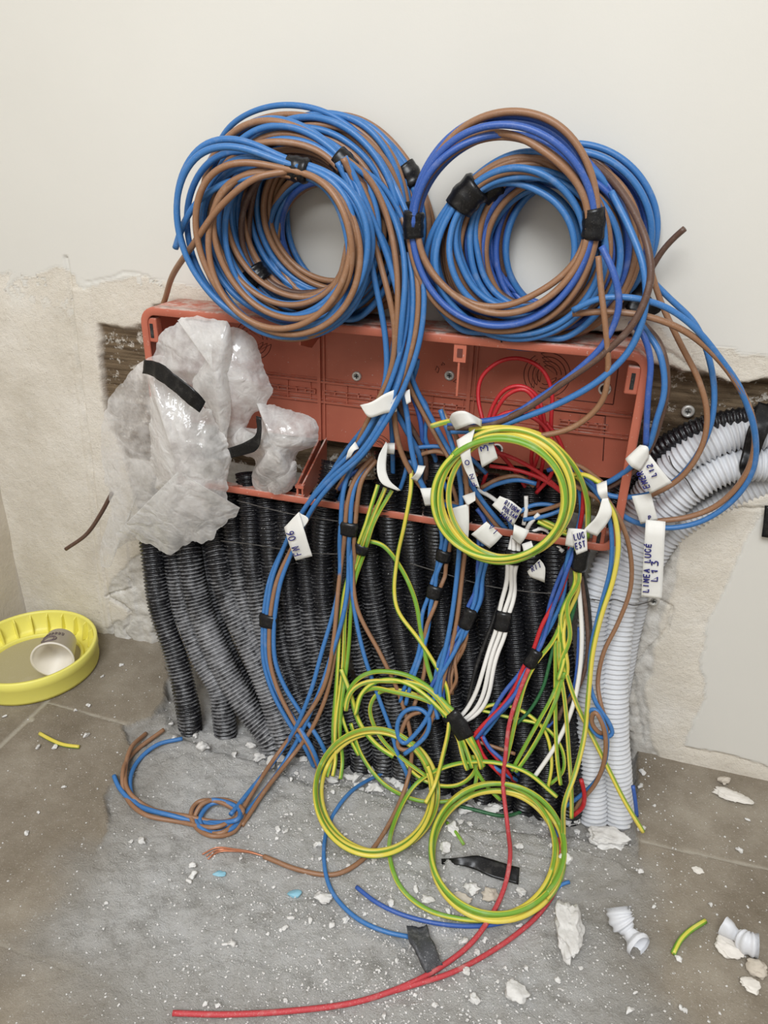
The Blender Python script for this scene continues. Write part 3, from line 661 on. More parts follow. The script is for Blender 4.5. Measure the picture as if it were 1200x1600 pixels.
def thin(pts, lb): return single('tie_wire', wiremesh(pts, .0006, .003), M['wirethin'], lb, 'wire')
thin([Q(925, 936, .004)+[0, 0, 0]]+[P(950, 940, -.06), P(960, 936, -.052), P(985, 945, -.055), P(1005, 943, -.03), P(1021, 938, -.006)], 'thin dark tie wire holding the grey conduits to the screw')
thin([P(1045, 712, -.028), P(1052, 730, -.030), P(1072, 748, -.034), P(1085, 770, -.034), P(1100, 780, -.010), P(1112, 776, -.004)], 'thin dark tie wire round the grey conduits at the bend')
thin([Q(345, 845, .003), Q(390, 850, .003), Q(440, 858, .003), Q(480, 864, .003), Q(540, 866, .003)], 'thin dark tie wire crossing the black conduits behind the FN 06 label')
thin([Q(370, 782, .002), Q(420, 795, .003), Q(470, 806, .003), Q(540, 816, .003)], 'thin dark tie wire just below the bottom edge of the box')
thin([Q(640, 880, .003), Q(690, 895, .003), Q(760, 915, .003), Q(830, 925, .003), Q(895, 930, .003), Q(930, 938, .003)], 'thin dark tie wire across the black conduits behind the red and blue wires')

# ------------------------------------------------------------------ bundles, tapes and coils
def hexslots(n):
    o = [(0, 0)]
    for ring in range(1, 5):
        for k in range(6*ring):
            a = 2*math.pi*k/(6*ring); o.append((ring*math.cos(a), ring*math.sin(a)))
    return np.array(o[:n])
WL = {'blue': 'blue wire', 'dblue': 'dark blue wire', 'brown': 'brown wire', 'dbrown': 'dark brown wire', 'red': 'red wire', 'white': 'white wire', 'black': 'black wire', 'gy': 'yellow and green striped wire', 'gyy': 'mostly yellow striped wire', 'gyg': 'mostly green striped wire', 'green': 'dark green wire', 'dred': 'dusty red wire'}
def sleeve(path, r0, flat=.75):
    p = np.asarray(path); n_ = len(p); rr = np.full(n_, r0)*(1+.05*np.sin(np.arange(n_)*1.7)); rr[0] *= .93; rr[-1] *= .93
    V, Fc, uv = tube_data(p, rr, 14, ell=flat); return mesh(V, Fc, uv)
def bundle(name, label, cat, path, cols, r, tapes=(), spread=1.0, flare=(1.0, 1.0), group=None, flat=.8, tails=None, wander=.5, seed=1, ends=0.0):
    rg = np.random.default_rng(seed)
    p = smooth_path(spline(path, .004), 3); t, n_, b_ = frames(p); L_ = np.concatenate([[0], np.cumsum(np.linalg.norm(np.diff(p, axis=0), axis=1))]); T = L_/L_[-1]
    root = empty(name, p[np.argmin(p[:, 2])], label, cat, group)
    sl = hexslots(len(cols)+ (0 if len(cols) > 3 else 0))
    if len(cols) == 2: sl = np.array([(.2, -.5), (-.2, .5)])
    if len(cols) == 3: sl = np.array([(0, -1.), (.35, 0), (0, 1.)])
    if len(cols) == 4: sl = np.array([(0, -1.5), (.3, -.5), (.3, .5), (0, 1.5)])
    sp_ = np.interp(T, [0, .12, .88, 1], [flare[0], 1, 1, flare[1]])*spread
    tp = np.ones_like(T)
    for q in tapes: tp = np.minimum(tp, 1-.0*np.exp(-((T-q[0])/.06)**2))
    for k, c_ in enumerate(cols):
        tw = wander*np.sin(T*3+k); fx_, fy_ = rg.uniform(1, 2.4, 2)*6
        loose = 1-np.maximum.reduce([np.exp(-((T-q[0])/.10)**2) for q in tapes]) if tapes else 1.0
        ju = .55*np.sin(T*fx_+rg.uniform(0, 6))*loose; jv = .75*np.sin(T*fy_+rg.uniform(0, 6))*loose
        u = (sl[k][0]*flat*sp_+ju)*2*r; v = (sl[k][1]*sp_+jv)*2*r
        e0 = int(rg.uniform(0, ends)*len(p)); e1 = len(p)-int(rg.uniform(0, ends)*len(p))
        q = (p+n_*u[:, None]+b_*v[:, None])[e0:e1]
        q[:, 2] = np.maximum(q[:, 2], -.012+r)
        part('wire', tube(q, r, 8, ph=rg.uniform(0, 6)), M[c_], root, WL.get(c_))
    ext = max(np.abs(sl[:, 1]).max()+.55, .9)
    for q in tapes:
        i = int(q[0]*(len(p)-1)); h = q[1]/2; sel = np.where(np.abs(L_-L_[i]) <= h)[0]
        w_ = ext*2*r+.0012; d_ = (np.abs(sl[:, 0]).max()*flat+.55)*2*r+.0014
        part('tape_band', sleeve(p[sel], w_, max(d_/w_, .35)), M['tape'], root, 'black tape band')
    return root
def loose(label, pts, col, r=.0024, cat='wire', group=None, name='wire', step=.004):
    return single(name, wiremesh(pts, r, step), M[col], label, cat, group)
def coil(name, label, c0, R, cols, turns, tapes=(), r=.0030, tilt=(0, 0), squash=1.0, seed=0, a0=0.0, wob=.05, slots=None, group=None, yfl=.8, wires_out=None, rad_sp=1.0, dep_sp=1.0, minz=None, front=None, cat='cable coil', dent=None):
    rg = np.random.default_rng(seed+100); c0 = np.array(c0)
    root = empty(name, (c0[0], c0[1], c0[2]-R), label, cat, group)
    tx, tz = tilt
    ex = np.array([math.cos(tx), math.sin(tx), 0]); ez = np.array([0, math.sin(tz), math.cos(tz)]); ez = ez/np.linalg.norm(ez); ey = np.cross(ez, ex); ey /= np.linalg.norm(ey)
    nS = len(cols)*int(math.ceil(turns)+1); sl = hexslots(min(nS, 61)); rg.shuffle(sl)
    def lo(a): 
        if not tapes: return np.ones_like(a)
        d = np.minimum.reduce([np.abs((a-q[0]+np.pi) % (2*np.pi)-np.pi) for q in tapes]); return .45+.85*sst(.1, 1.2, d)
    for k, c_ in enumerate(cols):
        base_ = tapes[k % len(tapes)][0] if tapes else -1.6; jj = .06 if tapes else .25; st = base_+rg.uniform(-jj, jj)-2*np.pi; tn_ = max(1, round(turns)); a = np.linspace(st, base_+2*np.pi*(tn_-1)+rg.uniform(-jj, jj), int(115*tn_))
        tl = (a-st)/(2*np.pi); s0 = sl[(k+np.floor(tl).astype(int)*len(cols)) % len(sl)]; s1 = sl[(k+(np.floor(tl).astype(int)+1)*len(cols)) % len(sl)]
        f = (tl-np.floor(tl)); f = sst(.55, 1.0, f)[:, None]; s_ = s0*(1-f)+s1*f
        L0 = lo(a); h1, h2, p1, p2 = rg.uniform(.3, 1, 4)
        dr = (s_[:, 0]*2*r*rad_sp+wob*R*.6*h1*np.sin(a+p1*6)+.3*wob*R*np.sin(2*a+p2*6))*L0
        dy = (s_[:, 1]*2*r*dep_sp+.0035*h2*np.sin(a+p2*6))*L0
        rad = (R+dr) if dent is None else R*(1-dent[1]*np.exp(-(((a-dent[0]+np.pi) % (2*np.pi)-np.pi)/dent[2])**2))+dr
        q = c0+ex*(rad*np.cos(a))[:, None]+ez*(rad*np.sin(a)*squash)[:, None]+ey*dy[:, None]
        if minz is not None:
            inside = q[:, 1] > BYF-.004
            q[:, 2] = np.where(inside, np.maximum(q[:, 2], minz+r+.001*np.sin(a*3+k)), q[:, 2])
        q[:, 1] = np.minimum(q[:, 1], -r-.0005)
        part('wire', tube(smooth_path(q, 3), r, 8, ph=rg.uniform(0, 6)), M[c_], root, WL.get(c_))
    for ang, ln in tapes:
        a = np.linspace(ang-ln/2/R, ang+ln/2/R, 9)
        Rt = R if dent is None else R*(1-dent[1]*np.exp(-(((a-dent[0]+np.pi) % (2*np.pi)-np.pi)/dent[2])**2))
        q = c0+ex*(Rt*np.cos(a))[:, None]+ez*(Rt*np.sin(a)*squash)[:, None]
        rr = max(.0092, (np.abs(sl[:, 0]).max()*2*r*.52*rad_sp+r*1.5)); 
        part('tape_band', sleeve(q, rr, .85), M['tape'], root, 'black tape band')
    return root
PI = math.pi; D2 = math.radians
b_, w_, d_, k_ = 'blue', 'brown', 'dblue', 'dbrown'
LG = 'coils of blue and brown cable leaning on the wall above the box'
TOPZ = BZ1+.001
coil('cable_coil', 'large rearmost coil of the left stack, blue and brown, taped at its upper right', (-.042, -.016, .590), .077, [b_, w_, b_, b_, w_, d_, b_], 2, [(D2(33), .020)], seed=1, minz=TOPZ, group=LG, wob=.06, rad_sp=.85)
coil('cable_coil', 'second coil from the wall in the left stack, small tape band at right', (-.052, -.032, .594), .074, [b_, w_, b_, w_, b_, w_], 2.6, [(D2(5), .020)], seed=2, minz=TOPZ, group=LG, a0=1.5)
coil('cable_coil', 'inner coil with the smallest loops, deep in the left stack', (-.056, -.026, .577), .058, [b_, w_, d_, w_, b_], 2.6, [], seed=3, minz=TOPZ, group=LG, a0=.5)
coil('cable_coil', 'middle coil of blue and brown wire filling the lower left of the left stack', (-.068, -.050, .586), .072, [b_, w_, b_, w_, k_, b_], 2.6, [(D2(222), .018)], seed=4, minz=TOPZ, group=LG, a0=.2)
coil('cable_coil', 'coil just behind the front one of the left stack, rising highest at left', (-.076, -.070, .588), .077, [b_, w_, w_, b_, b_, w_], 2, [(D2(45), .018)], seed=5, minz=TOPZ, group=LG, a0=1.0, wob=.10)
coil('cable_coil', 'front coil of the left stack, sagging over the red rim and taped near its top', (-.077, -.092, .580), .079, [b_, b_, w_, b_, w_, b_], 1.7, [(D2(70), .024)], seed=6, group=LG, wob=.12, dent=(D2(82), .24, .75))
coil('cable_coil', 'large outer coil at the front of the right stack, taped on both sides', (.121, -.072, .597), .077, [d_, w_, d_, w_, d_, w_, d_, d_], 1.0, [(D2(5), .024), (D2(181), .022)], seed=7, group=LG, wob=.07, rad_sp=.8)
coil('cable_coil', 'coil of the right stack with the thickest tape band at its upper left', (.136, -.056, .578), .064, [b_, w_, b_, w_, b_, w_, b_], 2.0, [(D2(139), .026)], seed=8, minz=TOPZ, group=LG, a0=.4)
coil('cable_coil', 'coil in the middle of the right stack with a dull tape at its upper left', (.146, -.038, .580), .064, [b_, w_, d_, k_, b_, w_], 2.6, [(D2(132), .022)], seed=9, minz=TOPZ, group=LG, a0=.1)
coil('cable_coil', 'rearmost coil of the right stack reaching furthest right, mostly dark blue', (.174, -.016, .580), .068, [d_, b_, d_, k_, d_, b_], 1.8, [(D2(-40), .022)], seed=10, minz=TOPZ, group=LG, a0=2.6)
coil('cable_coil', 'coil between the rearmost and the middle one of the right stack', (.163, -.030, .576), .066, [b_, w_, b_, w_, d_], 2.2, [], seed=11, minz=TOPZ, group=LG, a0=.8)

# ------------------------------------------------------------------ wires leaving the left stack
def path(*pts): 
    out = []
    for q in pts:
        if len(q) == 3: out.append(P(q[0], q[1], q[2]))
        elif q[3] == 'Q': out.append(Q(q[0], q[1], q[2]))
        elif q[3] == 'G': out.append(G(q[0], q[1], q[2]))
    return out
def QP(pts, off=.006): return [Q(x, y, off) for x, y in pts]
RT = .0029
bundle('wire_bundle', 'wires sweeping down left from the left stack, through the FN 06 label', 'wire bundle',
       [P(335, 265, -.022), P(370, 212, -.030), P(430, 188, -.036), P(500, 196, -.038), P(560, 235, -.040), P(600, 290, -.047), P(632, 360, -.055), P(650, 440, -.068), P(648, 520, -.074), P(630, 590, -.076), P(602, 650, -.078), P(565, 705, -.080), P(522, 745, -.080), P(490, 782, -.080), P(470, 815, -.078)]+QP([(447, 862), (430, 905), (422, 950), (419, 990), (421, 1035), (436, 1080), (462, 1125), (488, 1165)], .008)+[G(505, 1205, .004)],
       ['blue', 'brown', 'blue', 'blue'], .0027, [(.29, .022), (.79, .018)], seed=3, flat=.8)
bundle('wire_bundle', 'blue and brown wires hanging straight down from the left stack into the box', 'wire bundle',
       [P(532, 250, -.080), P(562, 300, -.074), P(592, 380, -.070), P(605, 460, -.075), P(611, 530, -.072), P(608, 590, -.068), P(588, 648, -.066), P(560, 695, -.060), P(535, 740, -.045), P(518, 775, -.035)], ['blue', 'brown', 'blue'], RT, seed=4, spread=1.1)
bundle('wire_bundle', 'wires dropping from the left stack and curving right behind the yellow green ring', 'wire bundle',
       [P(538, 247, -.078), P(575, 280, -.070), P(602, 335, -.066), P(622, 420, -.070), P(628, 500, -.074), P(626, 580, -.070), P(626, 640, -.068), P(632, 700, -.066), P(652, 748, -.064), P(680, 780, -.060), P(722, 792, -.050)], ['blue', 'brown'], RT, seed=5, spread=1.1)
bundle('wire_bundle', 'dark brown and blue wires at the back of the drop from the left stack', 'wire bundle',
       [P(540, 252, -.076), P(585, 320, -.062), P(612, 400, -.062), P(620, 480, -.064), P(618, 560, -.062), P(622, 620, -.058), P(640, 670, -.050), P(655, 710, -.045), P(655, 760, -.030)], ['dbrown', 'blue'], RT, seed=6)
bundle('wire_bundle', 'blue and brown wires slanting right through the box behind the hanging yellow green ring', 'wire bundle',
       [P(542, 250, -.074), P(592, 285, -.060), P(622, 345, -.054), P(642, 430, -.060), P(640, 520, -.060), P(642, 580, -.058), P(665, 650, -.056), P(695, 710, -.054), P(740, 765, -.052), P(775, 805, -.050), P(800, 835, -.045)], ['blue', 'brown'], .0026, seed=7)
bundle('wire_bundle', 'blue wires dropping into the box just right of the curled white label', 'wire bundle',
       [P(635, 560, -.052), P(640, 610, -.048), P(652, 650, -.044), P(661, 690, -.040), P(665, 735, -.028)], ['blue', 'dblue', 'brown'], .0026, seed=8, spread=1.5)
loose('blue wire entering the box through a white sleeve label', [P(618, 570, -.052), P(611, 630, -.052), P(613, 690, -.050), P(614, 745, -.035)], 'blue', .0026)
# long brown / blue pair down the middle of the bunch
loose('long blue wire hanging in the middle, bending into a small loop near the floor', [P(688, 640, -.052), P(708, 700, -.062), P(720, 760, -.068)]+QP([(719, 830), (714, 900), (703, 980), (690, 1040), (680, 1085), (672, 1112), (655, 1140), (630, 1162), (622, 1150), (621, 1130), (634, 1110), (655, 1107), (670, 1120), (668, 1145), (650, 1165), (632, 1178)], .016), 'blue', .0026)
loose('long brown wire hanging beside the long blue one in the middle', [P(690, 640, -.048), P(716, 690, -.062), P(729, 760, -.068)]+QP([(729, 830), (722, 900), (712, 980), (698, 1040), (687, 1085), (678, 1115), (662, 1150), (640, 1172), (622, 1168), (628, 1140), (640, 1118), (658, 1112)], .012), 'brown', .0026)
# loose ends on the left of the stack
loose('blue wire end curving down on the left, off the front of the left stack', [P(470, 262, -.094), P(415, 275, -.100), P(350, 287, -.100), P(305, 320, -.098), P(285, 355, -.096), P(274, 388, -.094)], 'blue', .0030)
loose('brown wire crossing the left stack and dropping behind the red rim', [P(448, 268, -.098), P(400, 278, -.108), P(345, 322, -.108), P(300, 385, -.100), P(270, 430, -.055), P(257, 470, -.010), P(246, 500, -.008), P(243, 540, -.010)], 'brown', .0030)
loose('dark brown wire end poking out behind the left side of the big plastic bag', [P(175, 770, -.045), P(158, 802, -.045), P(135, 835, -.046), P(103, 858, -.048)], 'dbrown', .0026)

# ------------------------------------------------------------------ wires leaving the right stack
loose('brown wire making the widest arc to the right, over the grey conduits', [P(895, 490, -.075), P(950, 487, -.078), P(1005, 493, -.078), P(1062, 513, -.076), P(1110, 548, -.070), P(1150, 597, -.062), P(1175, 650, -.054), P(1178, 705, -.048), P(1160, 750, -.044), P(1120, 790, -.040), P(1075, 808, -.038), P(1020, 815, -.038)], 'brown', .0028)
loose('blue wire running with the widest brown arc on the right', [P(895, 485, -.082), P(935, 467, -.086), P(985, 465, -.086), P(1040, 480, -.080), P(1085, 512, -.076), P(1125, 560, -.068), P(1158, 610, -.060), P(1180, 680, -.052), P(1176, 735, -.046), P(1145, 782, -.042), P(1095, 815, -.040), P(1040, 825, -.040), P(990, 815, -.044), P(962, 798, -.048)], 'blue', .0028)
loose('brown wire in the middle arc right of the box', [P(1015, 415, -.040), P(1032, 470, -.040), P(1062, 535, -.042), P(1093, 597, -.046), P(1105, 650, -.048), P(1095, 702, -.048), P(1065, 745, -.046), P(1030, 768, -.044), P(1000, 780, -.044)], 'brown', .0027)
loose('blue wire in the middle arc right of the box', [P(1010, 430, -.036), P(1045, 465, -.036), P(1085, 505, -.036), P(1105, 550, -.038), P(1116, 610, -.042), P(1110, 665, -.044), P(1085, 718, -.044), P(1050, 755, -.042), P(1010, 773, -.042), P(960, 776, -.050), P(915, 758, -.040)], 'blue', .0027)
loose('blue wire close to the right rim of the box, left of its pair', [P(985, 505, -.058), P(1003, 520, -.068), P(1016, 560, -.070), P(1012, 625, -.070), P(1009, 695, -.066)], 'dblue', .0028)
loose('blue wire rounding the right rim of the box', [P(1000, 505, -.05), P(1030, 550, -.062), P(1038, 610, -.066), P(1026, 655, -.066), P(1012, 700, -.062), P(985, 730, -.056), P(945, 756, -.048), P(900, 765, -.03)], 'blue', .0028)
loose('dark brown wire rounding the right rim of the box', [P(1000, 500, -.046), P(1032, 540, -.058), P(1043, 600, -.062), P(1032, 655, -.060), P(1016, 700, -.058), P(988, 738, -.052), P(950, 762, -.044), P(905, 775, -.03)], 'dbrown', .0029)
loose('blue wire crossing the right half of the box, the uppermost of three', [P(940, 385, -.085), P(960, 430, -.090), P(967, 480, -.090), P(945, 535, -.088), P(900, 580, -.086), P(845, 620, -.084), P(795, 650, -.082), P(738, 660, -.080), P(700, 662, -.078)], 'dblue', .0029)
loose('thick dark brown wire crossing the right half of the box', [P(920, 250, -.03), P(955, 280, -.045), P(990, 330, -.062), P(1013, 390, -.080), P(1016, 440, -.086), P(990, 505, -.090), P(940, 555, -.088), P(880, 598, -.086), P(820, 640, -.084), P(770, 662, -.082), P(735, 668, -.080), P(700, 668, -.078)], 'dbrown', .0032)
loose('bright blue wire crossing the right half of the box, the lowest of three', [P(955, 300, -.055), P(985, 360, -.070), P(1006, 420, -.082), P(1008, 480, -.086), P(985, 545, -.086), P(935, 595, -.086), P(870, 632, -.084), P(810, 655, -.082), P(760, 672, -.080), P(705, 674, -.078)], 'blue', .0030)
loose('light brown wire hanging over the right end of the box', [P(935, 400, -.084), P(939, 450, -.088), P(947, 520, -.090), P(950, 580, -.086), P(940, 628, -.082), P(900, 665, -.080), P(850, 680, -.080), P(800, 681, -.080), P(757, 676, -.080)], 'brown', .0027)
loose('short dark wire end sticking up at the far right of the coils', [P(1015, 425, -.030), P(1035, 392, -.032), P(1055, 370, -.034), P(1070, 357, -.036)], 'dbrown', .0026)
loose('dark blue wire end sticking out of the top of the right stack', [P(985, 360, -.045), P(965, 310, -.045), P(935, 272, -.042), P(912, 246, -.040)], 'dblue', .0030)
single('black_tape', ribbon([(P(985, 440, -.012), P(1010, 410, -.012)), (P(975, 475, -.018), P(1015, 462, -.018)), (P(985, 490, -.022), P(1035, 478, -.020)), (P(1000, 502, -.020), P(1030, 488, -.018))], .02, .0008, 8, .002, 8), M['tape'], 'loose black tape end behind the lower right of the right stack', 'tape')
loose('blue wire lying along the top inside of the box', [P(765, 532, -.015), P(790, 541, -.018), P(840, 545, -.018), P(890, 540, -.018)], 'blue', .0026)

# ------------------------------------------------------------------ bare end and red wires in the box
loose('short yellow wire stub with its cut end facing left above the middle of the box', [P(674, 666, -.078), P(695, 660, -.078), P(718, 657, -.078), P(745, 664, -.076)], 'gyy', .0028)
RG = 'thin red wires looping inside the right half of the box'
reds = [([(757, 668, -.04), (747, 620, -.03), (752, 590, -.025), (780, 565, -.022), (812, 560, -.022), (845, 575, -.022), (862, 610, -.022), (861, 660, -.025), (862, 720, -.03)], 'red wire making the tallest loop inside the box'),
 ([(760, 670, -.045), (770, 635, -.04), (790, 608, -.04), (815, 603, -.04), (838, 618, -.04), (850, 655, -.04), (850, 710, -.035), (838, 770, -.030), (834, 795, -.02)], 'red wire of the middle loop, its outer strand'),
 ([(764, 672, -.052), (776, 640, -.048), (795, 615, -.048), (820, 608, -.048), (838, 630, -.048), (846, 680, -.045), (838, 720, -.04), (820, 765, -.030)], 'red wire of the middle loop, its inner strand'),
 ([(765, 660, -.055), (790, 645, -.052), (815, 645, -.052), (850, 665, -.052), (865, 700, -.052), (862, 740, -.05), (838, 770, -.04)], 'red wire of the lowest loop inside the box'),
 ([(755, 700, -.05), (800, 715, -.05), (845, 740, -.048), (880, 770, -.045)], 'red wire crossing behind the yellow green coil, the upper of two'),
 ([(765, 728, -.05), (810, 735, -.05), (850, 750, -.048), (885, 775, -.045)], 'red wire crossing behind the yellow green coil, the lower of two'),
 ([(768, 695, -.04), (800, 730, -.035), (825, 770, -.03), (828, 800, -.02)], 'red wire running down right beneath the L3 label'),
 ([(853, 660, -.03), (875, 690, -.03), (885, 730, -.03)], 'red wire curving down near the right end of the box'),
 ([(835, 690, -.03), (830, 720, -.03), (845, 760, -.025), (855, 790, -.02)], 'red wire in the knot of red wires in the middle of the right half'),
 ([(760, 740, -.045), (755, 755, -.04), (748, 790, -.03)], 'short red wire dipping among the conduits below the L3 label')]
for p_, lb in reds: loose(lb, [P(*q) for q in p_], 'red', .0021, group=RG)
# odd lengths lying among the conduit mouths
IG = 'short lengths of wire emerging from the conduit mouths inside the box'
ins = [('blue', [(640, 700), (690, 698), (730, 712), (760, 740)]), ('brown', [(645, 715), (680, 705), (710, 715), (745, 745)]), ('blue', [(655, 745), (640, 720), (632, 745), (625, 765)]),
 ('brown', [(752, 762), (780, 748), (812, 744), (835, 760)]), ('blue', [(748, 770), (775, 757), (810, 750), (838, 756)]), ('dblue', [(855, 735), (890, 728), (915, 745), (935, 770)]),
 ('brown', [(870, 718), (905, 728), (930, 745), (945, 758)]), ('blue', [(880, 724), (910, 745), (930, 768), (948, 790)]), ('brown', [(890, 755), (915, 768), (935, 780), (945, 790)]),
 ('blue', [(812, 800), (830, 790), (855, 788), (880, 795)]), ('brown', [(815, 805), (840, 800), (865, 792), (885, 785)]), ('blue', [(818, 812), (845, 808), (870, 800), (890, 790)]),
 ('white', [(745, 765), (765, 775), (782, 788)]), ('white', [(822, 775), (822, 800), (818, 820)]), ('white', [(842, 803), (828, 818), (822, 830)]), ('white', [(825, 835), (845, 825), (862, 835), (868, 850), (880, 862)]),
 ('gy', [(838, 808), (860, 818), (885, 830)]), ('gyg', [(840, 815), (862, 826), (888, 836)]), ('blue', [(690, 745), (700, 770), (705, 800)]), ('brown', [(700, 745), (712, 775), (716, 800)]),
 ('dblue', [(560, 735), (545, 745), (530, 765)]), ('dbrown', [(575, 722), (555, 735), (540, 755)]), ('blue', [(905, 762), (908, 800), (900, 835), (896, 850)]), ('red', [(912, 765), (910, 800), (902, 840), (897, 855)]), ('gyg', [(895, 740), (915, 760), (920, 800), (916, 850)]),
 ('blue', [(755, 800), (768, 815), (775, 835)]), ('dblue', [(745, 795), (757, 812), (760, 835)]), ('brown', [(760, 790), (764, 815), (758, 835)]), ('blue', [(780, 790), (795, 812), (800, 832)])]
cn = {'blue': 'blue', 'brown': 'brown', 'dblue': 'dark blue', 'dbrown': 'dark brown', 'white': 'white', 'gy': 'yellow green', 'gyg': 'green yellow', 'red': 'red'}
zone = lambda pts: (lambda mx: 'below the L3 label' if mx < 700 else 'behind the hanging ring' if mx < 800 else 'in the right bay' if mx < 870 else 'at the box right end')(sum(q[0] for q in pts)/len(pts))
fam = {}
for k, (c_, pts) in enumerate(ins): fam.setdefault((c_, zone(pts)), []).append(k)
ORD = {1: [''], 2: [', the upper of two', ', the lower of two'], 3: [', top of three', ', middle of three', ', lowest of three'], 4: [', uppermost of four', ', second of four', ', third of four', ', lowest of four']}
for k, (c_, pts) in enumerate(ins):
    wh = zone(pts); sib = sorted(fam[(c_, wh)], key=lambda i: sum(q[1] for q in ins[i][1])/len(ins[i][1]))
    loose('short %s wire at the conduit mouths %s' % (cn[c_], wh)+ORD[len(sib)][sib.index(k)], [P(q[0], q[1], -.048+.004*math.sin(k*2.1+i*.8)) for i, q in enumerate(pts)], c_, .0023, group=IG+', %s %s' % (cn[c_], wh))

# ------------------------------------------------------------------ taped bundles over the conduits
bundle('wire_bundle', 'brown and blue wires taped below the box and running left to the knot', 'wire bundle',
       [P(583, 715, -.055), P(560, 745, -.068), P(548, 785, -.076), P(543, 830, -.078)]+QP([(540, 880), (532, 940), (520, 1010), (505, 1070), (480, 1120), (445, 1175)], .012)+[G(410, 1230, .010), G(385, 1268, .006), G(372, 1285, .004)],
       ['brown', 'blue', 'brown', 'blue'], .0026, [(.185, .020)], seed=12, flat=.7)
# the knot and its two tails
kn = [[(385, 1268), (360, 1296), (325, 1300), (312, 1280), (330, 1256), (365, 1258), (378, 1275), (350, 1290), (300, 1280), (250, 1270), (210, 1255), (186, 1230), (178, 1212)],
      [(380, 1275), (345, 1305), (310, 1290), (308, 1262), (330, 1250), (372, 1262), (372, 1280), (320, 1285), (260, 1272), (215, 1258), (203, 1225), (215, 1190), (245, 1164), (285, 1154)],
      [(378, 1270), (350, 1300), (318, 1300), (298, 1275), (308, 1254), (340, 1252), (372, 1272), (340, 1292), (280, 1284), (225, 1272), (195, 1240), (192, 1205), (210, 1175), (256, 1140)],
      [(382, 1272), (365, 1300), (330, 1306), (303, 1285), (316, 1256), (352, 1250), (380, 1268), (352, 1284), (290, 1275), (232, 1262), (200, 1235), (196, 1200), (205, 1168), (228, 1146)]]
kr = empty('wire_bundle', G(345, 1290), 'knot of blue and brown wires lying on the floor at left with its loose ends', 'wire knot')
for k, q in enumerate(kn):
    pts = [G(x, y, .003+(.006 if 3 < i < 7 else .0)+.0035*((k+i) % 2)) for i, (x, y) in enumerate(q)]
    c_ = ['blue', 'blue', 'brown', 'brown'][k]; part('wire', wiremesh(pts, .0026, .003), M[c_], kr, WL[c_])
loose('blue wire hanging from the taped pair straight towards the small loop', QP([(547, 850), (552, 940), (568, 1020), (590, 1085), (612, 1145), (622, 1180), (634, 1205)], .010)+[G(640, 1232, .004)], 'blue', .0025)
loose('brown wire from the middle running left over the floor to bare copper', QP([(550, 870), (558, 950), (596, 1025), (625, 1088), (643, 1160), (638, 1215)], .010)+[G(612, 1280, .006), G(570, 1340, .003), G(525, 1366, .003), G(470, 1360, .003), G(412, 1338, .003)], 'brown', .0025)
cop = empty('bare_copper_end', G(360, 1330), 'bare twisted copper strands at the end of the brown floor wire', 'copper wire')
for k in range(4):
    o_ = [(0, 0), (1, 3), (-2, -2), (2, 1)][k]; part('strand', wiremesh([G(413, 1338, .003), G(390, 1331+o_[1]*.4, .003+.001*k), G(365, 1328+o_[1]*.7, .002+.001*k), G(340+o_[0], 1327+o_[1]*1.4, .002), G(322+o_[0]*3, 1338+o_[1]*1.5, .002)], .0008, .003), M['copper'], cop)
bundle('wire_bundle', 'pair of yellow green wires taped beside the brown and blue pair and fanning down left', 'wire bundle',
       [P(598, 760, -.066), P(583, 795, -.074), P(570, 840, -.078)]+QP([(561, 870), (548, 925), (536, 1000), (528, 1070), (526, 1130), (530, 1190), (525, 1215)], .007), ['gyg', 'gyy', 'gyg'], .0023, [(.225, .022)], seed=14, flare=(1.6, 1.8))
loose('bright green wire slanting from the taped yellow green pair to the lower left coil', QP([(533, 1045), (548, 1085), (562, 1130), (590, 1165), (615, 1182)], .010), 'gyg', .0030)
loose('kinked yellow green wire hanging from the curled white label', [P(643, 735, -.060), P(642, 765, -.068), P(632, 820, -.074)]+QP([(621, 870), (616, 925), (622, 955), (655, 1000), (682, 1042), (698, 1075), (702, 1112)], .010), 'gy', .0024)
loose('yellow green wire starting at a cut end beside the taped pair', QP([(575, 845), (598, 852), (625, 885), (648, 935), (660, 1000), (672, 1055), (690, 1095), (702, 1115)], .008), 'gyg', .0025)
bundle('wire_bundle', 'brown and blue wires taped twice in the middle of the black conduits', 'wire bundle', [P(700, 800, -.064)]+QP([(697, 850), (690, 880), (680, 920), (667, 970), (656, 1020), (648, 1065), (640, 1100)], .008), ['brown', 'blue', 'blue'], .0024, [(.22, .020), (.42, .022)], seed=15, flare=(1, 1.6), flat=.9)
bundle('wire_bundle', 'thick bunch of six blue wires with two tape bands, spreading below', 'wire bundle', [P(757, 835, -.062)]+QP([(754, 880), (748, 915), (738, 950), (722, 985), (704, 1020), (688, 1055), (680, 1090), (690, 1120)], .010), ['blue', 'blue', 'dblue', 'blue', 'blue', 'dblue', 'blue'], .0024, [(.10, .016), (.44, .026)], seed=16, flare=(1, 1.6), wander=.2)
bundle('wire_bundle', 'brown wires fanning out below the six blue ones', 'wire bundle', QP([(735, 965), (724, 1000), (712, 1045), (706, 1085)], .004), ['brown', 'brown', 'dbrown', 'brown', 'dbrown'], .0020, seed=17, flare=(.6, 1.7), wander=.1)
bundle('wire_bundle', 'bunch of white wires taped twice and curving left at the bottom', 'wire bundle', [P(806, 838, -.064)]+QP([(801, 875), (794, 920), (787, 960), (781, 995), (770, 1040), (752, 1085), (733, 1112), (715, 1127)], .009), ['white', 'white', 'white'], .0024, [(.10, .020), (.43, .022)], seed=18, flat=.9, wander=.2, flare=(1, .8))
loose('thin black wire curving down left of the white wires', QP([(782, 940), (765, 985), (745, 1040), (735, 1080), (728, 1110)], .004), 'black', .0022)
